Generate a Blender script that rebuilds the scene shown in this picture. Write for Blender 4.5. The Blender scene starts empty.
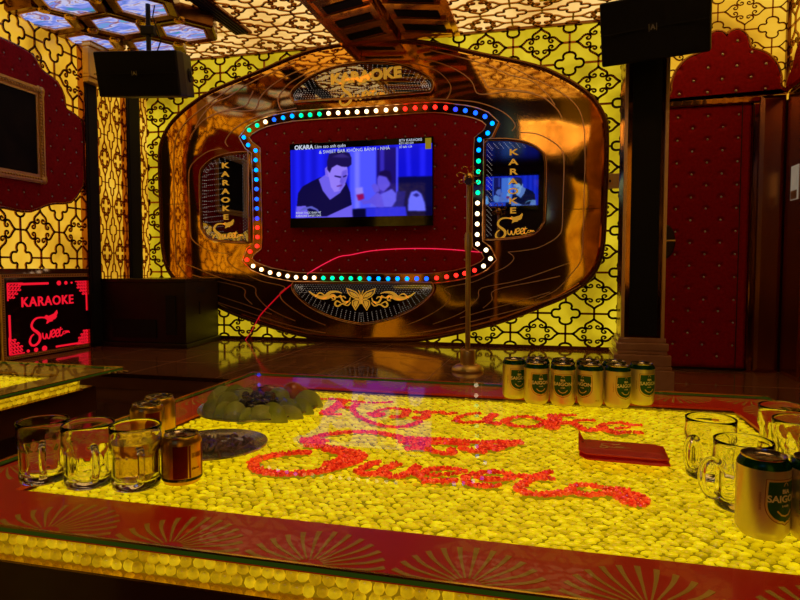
import bpy, bmesh, math, random
import numpy as np
from mathutils import Vector, Matrix
random.seed(7)
PI = math.pi
C = bpy.context.scene.collection

# ------------------------------------------------------------------ camera maths (measuring helper)
PSI = math.radians(14.04); PIT = math.radians(3.05); FPX = 600.0; CZ = 0.85
def ray(x, y):
    u = (x - 400) / FPX; v = (300 - y) / FPX
    f = (-math.sin(PSI)*math.cos(PIT), math.cos(PSI)*math.cos(PIT), -math.sin(PIT))
    r = (math.cos(PSI), math.sin(PSI), 0)
    up = (-math.sin(PSI)*math.sin(PIT), math.cos(PSI)*math.sin(PIT), math.cos(PIT))
    return tuple(f[i] + u*r[i] + v*up[i] for i in range(3))
def onY(x, y, Y):
    d = ray(x, y); t = Y/d[1]; return (d[0]*t, CZ + d[2]*t)
def onX(x, y, X):
    d = ray(x, y); t = X/d[0]; return (d[1]*t, CZ + d[2]*t)
def onZ(x, y, Z):
    d = ray(x, y); t = (Z-CZ)/d[2]; return (d[0]*t, d[1]*t)

# ------------------------------------------------------------------ materials
MATS = {}
def mat(name):
    m = bpy.data.materials.new(name); m.use_nodes = True
    nt = m.node_tree; nt.nodes.clear()
    out = nt.nodes.new('ShaderNodeOutputMaterial')
    MATS[name] = m
    return m, nt, out
def N(nt, t, **kw):
    n = nt.nodes.new(t)
    for k, v in kw.items():
        if k in n.inputs: n.inputs[k].default_value = v
        else: setattr(n, k, v)
    return n
def L(nt, a, b): nt.links.new(a, b)
def coords(nt, scale=1.0):
    tc = N(nt, 'ShaderNodeTexCoord'); mp = N(nt, 'ShaderNodeMapping')
    mp.inputs['Scale'].default_value = (scale,)*3 if not isinstance(scale, tuple) else scale
    L(nt, tc.outputs['Object'], mp.inputs['Vector']); return mp.outputs[0]
def ramp(nt, fac, stops):
    r = N(nt, 'ShaderNodeValToRGB')
    while len(r.color_ramp.elements) < len(stops): r.color_ramp.elements.new(0.5)
    for e, (p, c) in zip(r.color_ramp.elements, stops): e.position = p; e.color = (*c, 1)
    L(nt, fac, r.inputs[0]); return r.outputs[0]
def principled(name, col, rough=.5, metal=0., noise=None, bump=None, coat=0., trans=0., ior=1.45, spec=.5, emis=None, estr=0., sheen=0.):
    m, nt, out = mat(name)
    p = N(nt, 'ShaderNodeBsdfPrincipled')
    p.inputs['Base Color'].default_value = (*col, 1); p.inputs['Roughness'].default_value = rough
    p.inputs['Metallic'].default_value = metal; p.inputs['IOR'].default_value = ior
    p.inputs['Coat Weight'].default_value = coat; p.inputs['Coat Roughness'].default_value = .05
    p.inputs['Transmission Weight'].default_value = trans
    p.inputs['Specular IOR Level'].default_value = spec
    p.inputs['Sheen Weight'].default_value = sheen
    if emis: p.inputs['Emission Color'].default_value = (*emis, 1); p.inputs['Emission Strength'].default_value = estr
    if noise:                                    # (scale, second colour)
        n = N(nt, 'ShaderNodeTexNoise', Scale=noise[0]); n.inputs['Detail'].default_value = 4
        L(nt, coords(nt), n.inputs['Vector'])
        c = ramp(nt, n.outputs['Fac'], [(.35, col), (.65, noise[1])]); L(nt, c, p.inputs['Base Color'])
    if bump:                                     # (scale, strength, distance)
        n = N(nt, 'ShaderNodeTexNoise', Scale=bump[0]); n.inputs['Detail'].default_value = 0 if bump[0] < 10 else 2; L(nt, coords(nt), n.inputs['Vector'])
        b = N(nt, 'ShaderNodeBump', Strength=bump[1], Distance=bump[2]); L(nt, n.outputs['Fac'], b.inputs['Height'])
        L(nt, b.outputs[0], p.inputs['Normal'])
    L(nt, p.outputs[0], out.inputs[0]); return m
def emitter(name, col, s=1.0):
    m, nt, out = mat(name); e = N(nt, 'ShaderNodeEmission', Strength=s); e.inputs[0].default_value = (*col, 1)
    L(nt, e.outputs[0], out.inputs[0]); return m
def onyx(name, c1, c2, c3, s, scale=1.6):
    m, nt, out = mat(name)
    n = N(nt, 'ShaderNodeTexNoise', Scale=scale); n.inputs['Detail'].default_value = 5; n.inputs['Distortion'].default_value = .8
    L(nt, coords(nt), n.inputs['Vector'])
    c = ramp(nt, n.outputs['Fac'], [(.32, c1), (.5, c2), (.68, c3)])
    e = N(nt, 'ShaderNodeEmission', Strength=s); L(nt, c, e.inputs[0])
    g = N(nt, 'ShaderNodeBsdfGlossy', Roughness=.15); a = N(nt, 'ShaderNodeMixShader', Fac=.04)
    L(nt, e.outputs[0], a.inputs[1]); L(nt, g.outputs[0], a.inputs[2]); L(nt, a.outputs[0], out.inputs[0]); return m

onyx_wall = onyx('onyx_yellow', (.36, .23, .005), (.60, .42, .008), (.80, .58, .02), .95)
onyx_side = onyx('onyx_amber', (.50, .23, .010), (.80, .41, .020), (.92, .55, .045), 1.0)
onyx_ceil = onyx('onyx_peach', (.75, .38, .08), (1.0, .60, .17), (1.1, .74, .27), 1.0)
lattice_m = principled('lattice_bronze', (.40, .16, .030), .24, .92)
gold_mirror = principled('gold_mirror', (.84, .45, .075), .065, 1.0, bump=(1.5, .16, .16))
gold_mirror2 = principled('gold_mirror_dark', (.50, .215, .045), .09, 1.0, bump=(3.1, .12, .10))
bronze = principled('bronze_mirror', (.42, .17, .05), .08, 1.0, bump=(5, .06, .05))
bronze_dark = principled('bronze_dark', (.20, .075, .02), .22, .9)
copper_line = principled('copper_line', (1.0, .60, .30), .35, .75)
gold = principled('gold_metal', (.80, .50, .12), .25, 1.0)
gold_orn = principled('gold_ornate', (.92, .58, .13), .36, .8, bump=(60, .6, .01))
brass = principled('brass_satin', (.90, .64, .20), .36, .8)
black = principled('black_plastic', (.012, .011, .010), .5, bump=(220, .2, .002))
black_wood = principled('black_wood', (.016, .012, .008), .42, noise=(8, (.024, .016, .009)))
grille_m = principled('speaker_cloth', (.012, .010, .009), .8, bump=(400, .5, .003))
floor_m = principled('floor_tile', (.10, .035, .014), .10, noise=(2, (.14, .055, .02)), coat=.3)
stage_m = principled('stage_tile', (.26, .095, .03), .10, noise=(3, (.34, .13, .045)), coat=.4)
grout_m = principled('grout', (.32, .18, .08), .5)
maroon = principled('maroon_paint', (.05, .008, .006), .3)
base_m = principled('table_lacquer', (.10, .028, .008), .12, coat=.5)
dark_wall = principled('dark_panelling', (.06, .02, .008), .25)
def velvet(name, hx, hz, ox, oz, axis):
    m, nt, out = mat(name)
    p = N(nt, 'ShaderNodeBsdfPrincipled'); p.inputs['Roughness'].default_value = .75
    p.inputs['Sheen Weight'].default_value = .15; p.inputs['Sheen Tint'].default_value = (.8, .03, .03, 1)
    p.inputs['Specular IOR Level'].default_value = .15
    n = N(nt, 'ShaderNodeTexNoise', Scale=45.); tc = N(nt, 'ShaderNodeTexCoord'); L(nt, tc.outputs['Object'], n.inputs['Vector'])
    L(nt, ramp(nt, n.outputs['Fac'], [(.3, (.36, .004, .008)), (.7, (.50, .006, .012))]), p.inputs['Base Color'])
    s = N(nt, 'ShaderNodeSeparateXYZ'); L(nt, tc.outputs['Object'], s.inputs[0])
    def cosn(sock, off, h):
        a = N(nt, 'ShaderNodeMath', operation='SUBTRACT'); a.inputs[1].default_value = off; L(nt, sock, a.inputs[0])
        b = N(nt, 'ShaderNodeMath', operation='MULTIPLY'); b.inputs[1].default_value = PI/h; L(nt, a.outputs[0], b.inputs[0])
        c = N(nt, 'ShaderNodeMath', operation='COSINE'); L(nt, b.outputs[0], c.inputs[0]); return c.outputs[0]
    a = cosn(s.outputs[axis], ox, hx); b = cosn(s.outputs[2], oz, hz)
    mm = N(nt, 'ShaderNodeMath', operation='MULTIPLY'); L(nt, a, mm.inputs[0]); L(nt, b, mm.inputs[1])
    mx = N(nt, 'ShaderNodeMath', operation='MAXIMUM'); mx.inputs[1].default_value = 0; L(nt, mm.outputs[0], mx.inputs[0])
    pw = N(nt, 'ShaderNodeMath', operation='POWER'); pw.inputs[1].default_value = 5; L(nt, mx.outputs[0], pw.inputs[0])
    bp = N(nt, 'ShaderNodeBump', Strength=.9, Distance=.022); bp.invert = True; L(nt, pw.outputs[0], bp.inputs['Height'])
    L(nt, bp.outputs[0], p.inputs['Normal']); L(nt, p.outputs[0], out.inputs[0]); return m
coffer_m = principled('coffer_bronze', (.95, .40, .09), .16, .75, coat=.3)
slat_m = principled('slat_black', (.004, .004, .004), .6, spec=.1)
crystal = principled('crystal_button', (.75, .68, .60), .2, .4)
# signs are dark mirrors
sign_mirror = principled('sign_dark_mirror', (.42, .40, .38), .02, 1.0)
red_led = emitter('red_led', (1.0, .010, .030), .85)
gold_letter = principled('gold_letter', (.95, .50, .05), .35, .3, emis=(1, .5, .04), estr=.35)
dot_m = emitter('led_and_mirror_image', (1.0, .78, .62), .42)
# glass
def thin_glass(name, tint, ior=1.5, rough=.0, bump=None, amt=1.):
    m, nt, out = mat(name)
    t = N(nt, 'ShaderNodeBsdfTransparent'); t.inputs[0].default_value = (*tint, 1)
    g = N(nt, 'ShaderNodeBsdfGlossy', Roughness=rough); f = N(nt, 'ShaderNodeFresnel', IOR=ior)
    ge = N(nt, 'ShaderNodeNewGeometry'); iv = N(nt, 'ShaderNodeMath', operation='SUBTRACT'); iv.inputs[0].default_value = 1; iv.use_clamp = True; L(nt, ge.outputs['Backfacing'], iv.inputs[1])
    mu = N(nt, 'ShaderNodeMath', operation='MULTIPLY'); L(nt, f.outputs[0], mu.inputs[0]); L(nt, iv.outputs[0], mu.inputs[1])
    x = N(nt, 'ShaderNodeMixShader'); m3 = N(nt, 'ShaderNodeMath', operation='MULTIPLY'); m3.inputs[1].default_value = amt; L(nt, mu.outputs[0], m3.inputs[0]); L(nt, m3.outputs[0], x.inputs[0]); L(nt, t.outputs[0], x.inputs[1]); L(nt, g.outputs[0], x.inputs[2])
    if bump:
        n = N(nt, 'ShaderNodeTexNoise', Scale=bump[0]); n.inputs['Detail'].default_value = 3; n.inputs['Distortion'].default_value = 1.5
        L(nt, coords(nt), n.inputs['Vector'])
        b = N(nt, 'ShaderNodeBump', Strength=1., Distance=bump[1]); L(nt, n.outputs['Fac'], b.inputs['Height'])
        L(nt, b.outputs[0], g.inputs['Normal']); L(nt, b.outputs[0], f.inputs['Normal'])
    L(nt, x.outputs[0], out.inputs[0]); return m
glass = principled('clear_glass', (1, 1, 1), .0, trans=1, ior=1.42)
top_glass = thin_glass('table_glass', (1, 1, 1), 1.45, amt=.40)
film = thin_glass('cling_film', (1, 1, 1), 1.45, .04, (30, .02), amt=.5)
edge_green = principled('glass_edge', (.03, .10, .015), .1, emis=(.10, .20, .01), estr=.12)
edge_gold = principled('edge_trim', (.9, .6, .1), .2, 1.0)
def stones(name, c1, c2, c3, s, gloss=.12, up=True):
    m, nt, out = mat(name)
    g = N(nt, 'ShaderNodeNewGeometry')
    c = ramp(nt, g.outputs['Random Per Island'], [(0, c1), (.5, c2), (1, c3)])
    nz = N(nt, 'ShaderNodeTexNoise', Scale=95.); nz.inputs['Detail'].default_value = 1.5; L(nt, coords(nt), nz.inputs['Vector'])
    mr = N(nt, 'ShaderNodeMapRange'); mr.inputs['From Min'].default_value = .3; mr.inputs['From Max'].default_value = .7; mr.inputs['To Min'].default_value = .72*s; mr.inputs['To Max'].default_value = 1.15*s
    L(nt, nz.outputs['Fac'], mr.inputs['Value'])
    # shading put into the glow by surface normal: crown brighter, rim darker
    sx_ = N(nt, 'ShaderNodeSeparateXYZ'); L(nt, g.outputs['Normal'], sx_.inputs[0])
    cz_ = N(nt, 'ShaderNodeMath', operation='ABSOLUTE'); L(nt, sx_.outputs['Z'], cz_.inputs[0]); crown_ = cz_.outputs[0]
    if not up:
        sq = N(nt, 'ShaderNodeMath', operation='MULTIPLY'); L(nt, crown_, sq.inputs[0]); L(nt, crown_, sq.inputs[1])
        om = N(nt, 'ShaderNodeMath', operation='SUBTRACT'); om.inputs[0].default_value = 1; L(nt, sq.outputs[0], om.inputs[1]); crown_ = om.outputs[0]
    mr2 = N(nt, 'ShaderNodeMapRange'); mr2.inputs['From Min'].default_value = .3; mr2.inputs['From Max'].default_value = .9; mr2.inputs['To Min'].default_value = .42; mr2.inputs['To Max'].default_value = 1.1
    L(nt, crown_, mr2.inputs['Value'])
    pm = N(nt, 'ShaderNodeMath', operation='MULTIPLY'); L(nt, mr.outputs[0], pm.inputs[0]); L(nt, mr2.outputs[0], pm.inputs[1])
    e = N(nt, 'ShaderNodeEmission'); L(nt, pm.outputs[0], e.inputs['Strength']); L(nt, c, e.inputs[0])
    tr = N(nt, 'ShaderNodeBsdfTranslucent'); L(nt, c, tr.inputs[0])
    d = N(nt, 'ShaderNodeBsdfDiffuse'); L(nt, c, d.inputs[0])
    m2 = N(nt, 'ShaderNodeMixShader', Fac=.5); L(nt, tr.outputs[0], m2.inputs[1]); L(nt, d.outputs[0], m2.inputs[2])
    ad = N(nt, 'ShaderNodeAddShader'); L(nt, e.outputs[0], ad.inputs[0]); L(nt, m2.outputs[0], ad.inputs[1])
    gl = N(nt, 'ShaderNodeBsdfGlossy', Roughness=.12); mx = N(nt, 'ShaderNodeMixShader', Fac=gloss)
    L(nt, ad.outputs[0], mx.inputs[1]); L(nt, gl.outputs[0], mx.inputs[2]); L(nt, mx.outputs[0], out.inputs[0]); return m
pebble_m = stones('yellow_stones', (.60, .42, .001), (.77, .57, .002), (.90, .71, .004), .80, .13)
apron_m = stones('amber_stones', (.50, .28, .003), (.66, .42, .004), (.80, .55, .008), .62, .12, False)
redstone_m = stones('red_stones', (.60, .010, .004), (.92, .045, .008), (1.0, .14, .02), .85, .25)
bed_m = emitter('lit_bed', (.46, .30, .001), .62)
bed2_m = emitter('lit_apron_bed', (.50, .26, .002), .45)
border_m = principled('red_lacquer', (.34, .007, .003), .3, noise=(4, (.27, .005, .003)), emis=(.45, .005, .001), estr=.25)  # backlight through the lacquer put in as a faint red glow
fan_m = principled('gold_etching', (.45, .24, .03), .5, emis=(.45, .22, .01), estr=.12)  # faint backlight glow put into the etching colour

# ------------------------------------------------------------------ mesh helpers
class MB:
    def __init__(s): s.v = []; s.f = []
    def add(s, vs, fs):
        o = len(s.v); s.v += [tuple(p) for p in vs]; s.f += [tuple(i+o for i in f) for f in fs]; return s
    def box(s, a, b):
        x0, y0, z0 = a; x1, y1, z1 = b
        return s.add([(x0,y0,z0),(x1,y0,z0),(x1,y1,z0),(x0,y1,z0),(x0,y0,z1),(x1,y0,z1),(x1,y1,z1),(x0,y1,z1)],
                     [(0,3,2,1),(4,5,6,7),(0,1,5,4),(1,2,6,5),(2,3,7,6),(3,0,4,7)])
    def prism(s, pts, m, d0, d1):
        """polygon pts (a,b) extruded; m(a,b,d)->xyz"""
        n = len(pts)
        vs = [m(a, b, d0) for a, b in pts] + [m(a, b, d1) for a, b in pts]
        return s.add(vs, [tuple(range(n)), tuple(range(2*n-1, n-1, -1))] + [(i, i+n, (i+1) % n + n, (i+1) % n) for i in range(n)])
    def bevel_prism(s, pts, m, d0, d1, inset, drop):
        """front face at d1 inset, with a sloping rim (polygon offset inward)"""
        n = len(pts); q = offset(pts, inset)
        vs = [m(a, b, d0) for a, b in pts] + [m(a, b, d1+drop) for a, b in pts] + [m(a, b, d1) for a, b in q]
        fs = [tuple(range(n)), tuple(range(3*n-1, 2*n-1, -1))]
        for k in (0, n): fs += [(i+k, i+n+k, (i+1) % n + n+k, (i+1) % n+k) for i in range(n)]
        return s.add(vs, fs)
    def tube(s, pts, r, seg=8, closed=False, rs=None, cap=True):
        P = [Vector(p) for p in pts]; n = len(P)
        if n < 2: return s
        vs = []; ref = None
        for i in range(n):
            if closed: t = P[(i+1) % n] - P[i-1]
            else: t = P[min(i+1, n-1)] - P[max(i-1, 0)]
            if t.length < 1e-9: t = Vector((0, 0, 1))
            t.normalize()
            if ref is None: ref = Vector((0, 0, 1)) if abs(t.z) < .9 else Vector((1, 0, 0))
            u = (ref - t*ref.dot(t)).normalized(); w = t.cross(u); ref = u
            rr = rs[i] if rs else r
            for k in range(seg):
                a = 2*PI*k/seg; vs.append(P[i] + u*math.cos(a)*rr + w*math.sin(a)*rr)
        fs = []
        for i in range(n if closed else n-1):
            j = (i+1) % n
            for k in range(seg):
                k2 = (k+1) % seg; fs.append((i*seg+k, i*seg+k2, j*seg+k2, j*seg+k))
        if cap and not closed: fs += [tuple(range(seg-1, -1, -1)), tuple(range((n-1)*seg, n*seg))]
        return s.add(vs, fs)
    def lathe(s, prof, c=(0, 0, 0), seg=32, mod=None):
        """prof: (r,z); r=0 ends closed"""
        vs = []; n = len(prof)
        for (r, z) in prof:
            for k in range(seg):
                a = 2*PI*k/seg; rr = r*(mod(a, z) if mod else 1)
                vs.append((c[0]+rr*math.cos(a), c[1]+rr*math.sin(a), c[2]+z))
        fs = []
        for i in range(n-1):
            for k in range(seg):
                k2 = (k+1) % seg; fs.append((i*seg+k, i*seg+k2, (i+1)*seg+k2, (i+1)*seg+k))
        return s.add(vs, fs)
    def ball(s, c, r, sc=(1, 1, 1), seg=10, rings=6, M=None):
        prof = [(math.sin(PI*i/rings), -math.cos(PI*i/rings)) for i in range(rings+1)]
        o = len(s.v); s.lathe([(p[0]*r, p[1]*r) for p in prof], (0, 0, 0), seg)
        for i in range(o, len(s.v)):
            p = Vector(s.v[i]); p = Vector((p.x*sc[0], p.y*sc[1], p.z*sc[2]))
            if M: p = M @ p
            s.v[i] = tuple(p + Vector(c))
        return s
    def ribbon(s, pts, w, m, d0, d1, closed=False, ws=None):
        """2D polyline as a raised strip"""
        n = len(pts); Lp = []; Rp = []
        for i in range(n):
            a = pts[i-1] if (i or closed) else pts[0]; b = pts[(i+1) % n] if (i < n-1 or closed) else pts[-1]
            dx, dy = b[0]-a[0], b[1]-a[1]; l = math.hypot(dx, dy) or 1; ww = (ws[i] if ws else w)/2
            Lp.append((pts[i][0]-dy/l*ww, pts[i][1]+dx/l*ww)); Rp.append((pts[i][0]+dy/l*ww, pts[i][1]-dx/l*ww))
        vs = []
        for i in range(n): vs += [m(*Lp[i], d0), m(*Rp[i], d0), m(*Lp[i], d1), m(*Rp[i], d1)]
        fs = []
        for i in range(n if closed else n-1):
            a = i*4; b = ((i+1) % n)*4
            fs += [(a+2, a+3, b+3, b+2), (a, a+2, b+2, b), (a+3, a+1, b+1, b+3), (a+1, a, b, b+1)]
        if not closed: fs += [(0, 1, 3, 2), ((n-1)*4, (n-1)*4+2, (n-1)*4+3, (n-1)*4+1)]
        return s.add(vs, fs)
    def build(s, name, m, parent=None, smooth=False, bevel=0, loc=None, rot=None):
        me = bpy.data.meshes.new(name); me.from_pydata(s.v, [], s.f); me.update()
        bm = bmesh.new(); bm.from_mesh(me)
        if len(s.f) < 60000: bmesh.ops.recalc_face_normals(bm, faces=bm.faces)
        bm.to_mesh(me); bm.free()
        if smooth:
            me.polygons.foreach_set('use_smooth', [True]*len(me.polygons))
        o = bpy.data.objects.new(name, me); C.objects.link(o)
        me.materials.append(m)
        if parent: o.parent = parent
        if bevel:
            b = o.modifiers.new('b', 'BEVEL'); b.width = bevel; b.segments = 2; b.limit_method = 'ANGLE'
        if smooth == 'auto':
            try: me.set_sharp_from_angle(angle=math.radians(35))
            except Exception: pass
        if loc: o.location = loc
        if rot: o.rotation_euler = rot
        return o
def offset(pts, d):
    """offset a closed polygon inward by d (either winding)"""
    n = len(pts); A = sum(pts[i][0]*pts[(i+1) % n][1]-pts[(i+1) % n][0]*pts[i][1] for i in range(n)); sg = 1 if A > 0 else -1
    out = []
    for i in range(n):
        p0, p1, p2 = pts[i-1], pts[i], pts[(i+1) % n]
        a = (p1[0]-p0[0], p1[1]-p0[1]); b = (p2[0]-p1[0], p2[1]-p1[1])
        la = math.hypot(*a) or 1; lb = math.hypot(*b) or 1
        na = (-a[1]/la*sg, a[0]/la*sg); nb = (-b[1]/lb*sg, b[0]/lb*sg)
        mx, my = na[0]+nb[0], na[1]+nb[1]; l2 = mx*mx+my*my
        k = 2*d/l2 if l2 > .35 else 2*d/.35
        out.append((p1[0]+mx*k, p1[1]+my*k))
    return out
def smooth2(pts, n=6, closed=False):
    """Catmull-Rom through points of any dimension"""
    out = []; m = len(pts); D = len(pts[0])
    for i in range(m if closed else m-1):
        if closed: p = [pts[(i+j-1) % m] for j in range(4)]
        else: p = [pts[max(i-1, 0)], pts[i], pts[i+1], pts[min(i+2, m-1)]]
        for k in range(n):
            t = k/n
            out.append(tuple(.5*((2*p[1][d]) + (-p[0][d]+p[2][d])*t + (2*p[0][d]-5*p[1][d]+4*p[2][d]-p[3][d])*t*t + (-p[0][d]+3*p[1][d]-3*p[2][d]+p[3][d])*t**3) for d in range(D)))
    if not closed: out.append(tuple(pts[-1]))
    return out
def inside(p, poly):
    x, y = p; c = False; n = len(poly)
    for i in range(n):
        x1, y1 = poly[i]; x2, y2 = poly[(i+1) % n]
        if (y1 > y) != (y2 > y) and x < (x2-x1)*(y-y1)/(y2-y1)+x1: c = not c
    return c
def tag(o, label=None, cat=None, group=None, kind=None):
    for k, v in (('label', label), ('category', cat), ('group', group), ('kind', kind)):
        if v: o[k] = v
    return o
def empty(name, loc=(0, 0, 0), rz=0, **kw):
    o = bpy.data.objects.new(name, None); C.objects.link(o); o.location = loc; o.rotation_euler = (0, 0, rz)
    o.empty_display_size = .05
    return tag(o, **kw)
def copy_tree(o, parent=None):
    c = o.copy(); C.objects.link(c)
    if parent: c.parent = parent
    for ch in list(o.children): copy_tree(ch, c)
    return c
XYZ = lambda x, y, z: (x, y, z)
WF = lambda Y: (lambda a, b, d: (a, Y-d, b))            # on the stage wall: d towards the room
WL = lambda X: (lambda a, b, d: (X+d, a, b))            # on the left wall (a=Y)
WR = lambda X: (lambda a, b, d: (X-d, a, b))
DN = lambda Z: (lambda a, b, d: (a, b, Z-d))            # on the ceiling, downwards
UP = lambda Z: (lambda a, b, d: (a, b, Z+d))
def text_geo(body, size, m, d0, d1, at=(0, 0), spacing=1.0, bold=0.0, align='CENTER', sx=1.0, rot=0.0):
    cu = bpy.data.curves.new('tx', 'FONT'); cu.body = body; cu.size = size; cu.align_x = align; cu.align_y = 'CENTER'
    cu.space_character = spacing; cu.offset = bold; cu.resolution_u = 3
    o = bpy.data.objects.new('tx', cu); C.objects.link(o)
    dg = bpy.context.evaluated_depsgraph_get(); me = bpy.data.meshes.new_from_object(o.evaluated_get(dg))
    mb = MB(); nv = len(me.vertices)
    c, s_ = math.cos(rot), math.sin(rot)
    P = [(v.co.x*sx, v.co.y) for v in me.vertices]
    P = [(at[0]+x*c-y*s_, at[1]+x*s_+y*c) for x, y in P]
    fs = [tuple(p.vertices) for p in me.polygons]
    cnt = {}
    for f in fs:
        for i in range(len(f)):
            a, b = f[i], f[(i+1) % len(f)]; k = (min(a, b), max(a, b)); cnt.setdefault(k, []).append((a, b))
    vs = [m(x, y, d1) for x, y in P] + [m(x, y, d0) for x, y in P]
    F = list(fs) + [(b, a, a+nv, b+nv) for k, e in cnt.items() if len(e) == 1 for a, b in e]
    mb.add(vs, F)
    bpy.data.objects.remove(o); bpy.data.curves.remove(cu); bpy.data.meshes.remove(me)
    return mb
def merge(*mbs):
    r = MB()
    for m in mbs: r.add(m.v, m.f)
    return r

# ------------------------------------------------------------------ the scrollwork lattice
def cell_lines():
    hs = smooth2([(.76, 0), (.70, .035), (.61, .13), (.51, .26), (.40, .31), (.31, .27), (.27, .17), (.31, .08), (.39, .08), (.42, .14), (.37, .185)], 2)
    out = []
    for sy in (1, -1):
        for sx in (1, -1):
            out.append([(x*sx, y*sy) for x, y in hs]); out.append([(y*sx, x*sy) for x, y in hs])
    q1 = [(.50, 0), (.485, .10), (.42, .18), (.33, .20), (.25, .19), (.20, .25), (.22, .34), (.19, .45), (.10, .52), (0, .54)]
    q = smooth2(q1, 2)
    for sy in (1, -1):
        for sx in (1, -1): out.append([(1 + x*sx, 1 + y*sy) for x, y in q])
    out += [[(.76, 0), (1.0, 0), (1.24, 0)], [(1, -.46), (1, 0), (1, .46)], [(0, .76), (0, 1), (0, 1.24)], [(-.5, 1), (0, 1), (.5, 1)]]
    return out
CELL = cell_lines()
def lattice(m, o, a, b, lo, hi, w=.016, t=.010, skip=None, swap=False):
    """tiles CELL over the rectangle lo-hi on mapping m, clipped to it"""
    mb = MB()
    i0 = int(math.floor((lo[0]-o[0])/(2*a)))-1; i1 = int(math.ceil((hi[0]-o[0])/(2*a)))+1
    j0 = int(math.floor((lo[1]-o[1])/(2*b)))-1; j1 = int(math.ceil((hi[1]-o[1])/(2*b)))+1
    def clip(p, q):
        t0, t1 = 0., 1.; dx, dy = q[0]-p[0], q[1]-p[1]
        for pp, qq in ((-dx, p[0]-lo[0]), (dx, hi[0]-p[0]), (-dy, p[1]-lo[1]), (dy, hi[1]-p[1])):
            if abs(pp) < 1e-12:
                if qq < 0: return None
            else:
                r = qq/pp
                if pp < 0: t0 = max(t0, r)
                else: t1 = min(t1, r)
        if t0 >= t1: return None
        return (p[0]+dx*t0, p[1]+dy*t0), (p[0]+dx*t1, p[1]+dy*t1)
    for i in range(i0, i1+1):
        for j in range(j0, j1+1):
            cx, cy = o[0]+2*a*i, o[1]+2*b*j
            if cx+2*a < lo[0] or cx-a > hi[0] or cy+2*b < lo[1] or cy-b > hi[1]: continue
            if skip and skip(cx, cy) and skip(cx+a, cy+b) and skip(cx+a, cy) and skip(cx, cy+b): continue
            for ln in CELL:
                P = [(cx+u*a, cy+v*b) for u, v in ln]
                for k in range(len(P)-1):
                    c = clip(P[k], P[k+1])
                    if not c: continue
                    p, q = c; dx, dy = q[0]-p[0], q[1]-p[1]; l = math.hypot(dx, dy)
                    if l < 1e-4: continue
                    ex, ey = dx/l*w*.3, dy/l*w*.3; wf_ = (.75 if len(ln) == 21 and k > 10 else 1); nx, ny = -dy/l*w/2*wf_, dx/l*w/2*wf_
                    p = (p[0]-ex, p[1]-ey); q = (q[0]+ex, q[1]+ey)
                    vs = [m(p[0]+nx, p[1]+ny, t), m(p[0]-nx, p[1]-ny, t), m(q[0]-nx, q[1]-ny, t), m(q[0]+nx, q[1]+ny, t),
                          m(p[0]+nx, p[1]+ny, 0), m(p[0]-nx, p[1]-ny, 0), m(q[0]-nx, q[1]-ny, 0), m(q[0]+nx, q[1]+ny, 0)]
                    mb.add(vs, [(0, 1, 2, 3), (0, 3, 7, 4), (1, 5, 6, 2)])
    return mb
# ------------------------------------------------------------------ the Sweet logo (unit square-ish strokes, y up)
def logo(m, cx, cz, w, d0, d1, bold=1.0):
    """w = width of the whole logo"""
    k = w/415.0; T = lambda p: (cx+(p[0]-382)*k, cz-(p[1]-412)*k)
    mb = MB()
    def st(pts, ws, n=5):
        pp = smooth2([(*T(p), ww*k*bold) for p, ww in zip(pts, ws)], n)
        mb.ribbon([(p[0], p[1]) for p in pp], 0, m, d0, d1, ws=[p[2] for p in pp])
    st([(345,330),(300,322),(250,326),(215,350),(202,385),(220,415),(255,440),(280,470),(275,510),(240,540),(200,540),(180,510),(195,470),(222,452)],
       [12,14,16,18,20,24,28,28,24,20,20,18,14,8])
    mb.prism([T(p) for p in [(325,325),(350,305),(372,316),(402,308),(430,300),(462,272),(468,296),(452,322),(462,322),(440,345),(412,352),(415,362),(380,365),(350,380),(360,350)]], m, d0, d1)
    st([(308,450),(312,490),(335,500),(348,462),(355,495),(378,498),(392,440)], [8,13,13,10,13,13,8])
    for dx in (0, 46):
        st([(400+dx,475),(430+dx,458),(428+dx,437),(405+dx,443),(396+dx,475),(412+dx,497),(442+dx,482)], [8,10,12,12,13,13,8])
    st([(498,420),(486,460),(484,488),(500,494),(515,482)], [8,11,12,11,8]); st([(470,446),(515,438)], [8,8])
    st([(540,458),(524,462),(520,478),(536,482),(548,470),(552,456),(556,476),(566,458),(572,474),(580,460),(592,478)], [7]*11)
    return mb
def pen(strokes, m, cx, cz, k, d0, d1, ox, oy, mirror=False, n=5):
    mb = MB()
    for sgn in ((1, -1) if mirror else (1,)):
        for pts, ws in strokes:
            if isinstance(ws, (int, float)): ws = [ws*.4] + [ws]*(len(pts)-2) + [ws*.4]
            pp = smooth2([(cx+sgn*(p[0]-ox)*k, cz-(p[1]-oy)*k, w*k) for p, w in zip(pts, ws)], n)
            mb.ribbon([(p[0], p[1]) for p in pp], 0, m, d0, d1, ws=[p[2] for p in pp])
    return mb

# ================================================================== ROOM SHELL
HZ = 3.355; XL = -4.83; XR = 1.83; YW = 6.50
def struct(name, mb, m, parent=None, **k):
    o = mb.build(name, m, parent, **k)
    if not parent: o['kind'] = 'structure'
    return o
struct('floor', MB().box((XL-.1, -2.4, -.22), (XR+.1, 4.10, -.12)), floor_m)
st = struct('stage_floor', MB().box((XL-.1, 4.10, -.12), (XR+.1, YW+.1, 0)), stage_m)
gl = MB()
for y in (4.75, 5.45, 6.1): gl.box((XL, y-.0025, 0), (XR, y+.0025, .0006))
for x in (-4.1, -3.3, -2.5, -1.7, -.9, -.1, .35): gl.box((x-.0025, 4.10, 0), (x+.0025, YW, .0006))
gl.build('tile_joint', grout_m, st)
MB().box((XL, 4.094, -.028), (XR, 4.104, .002)).build('stage_edge', bronze_dark, st)
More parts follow.
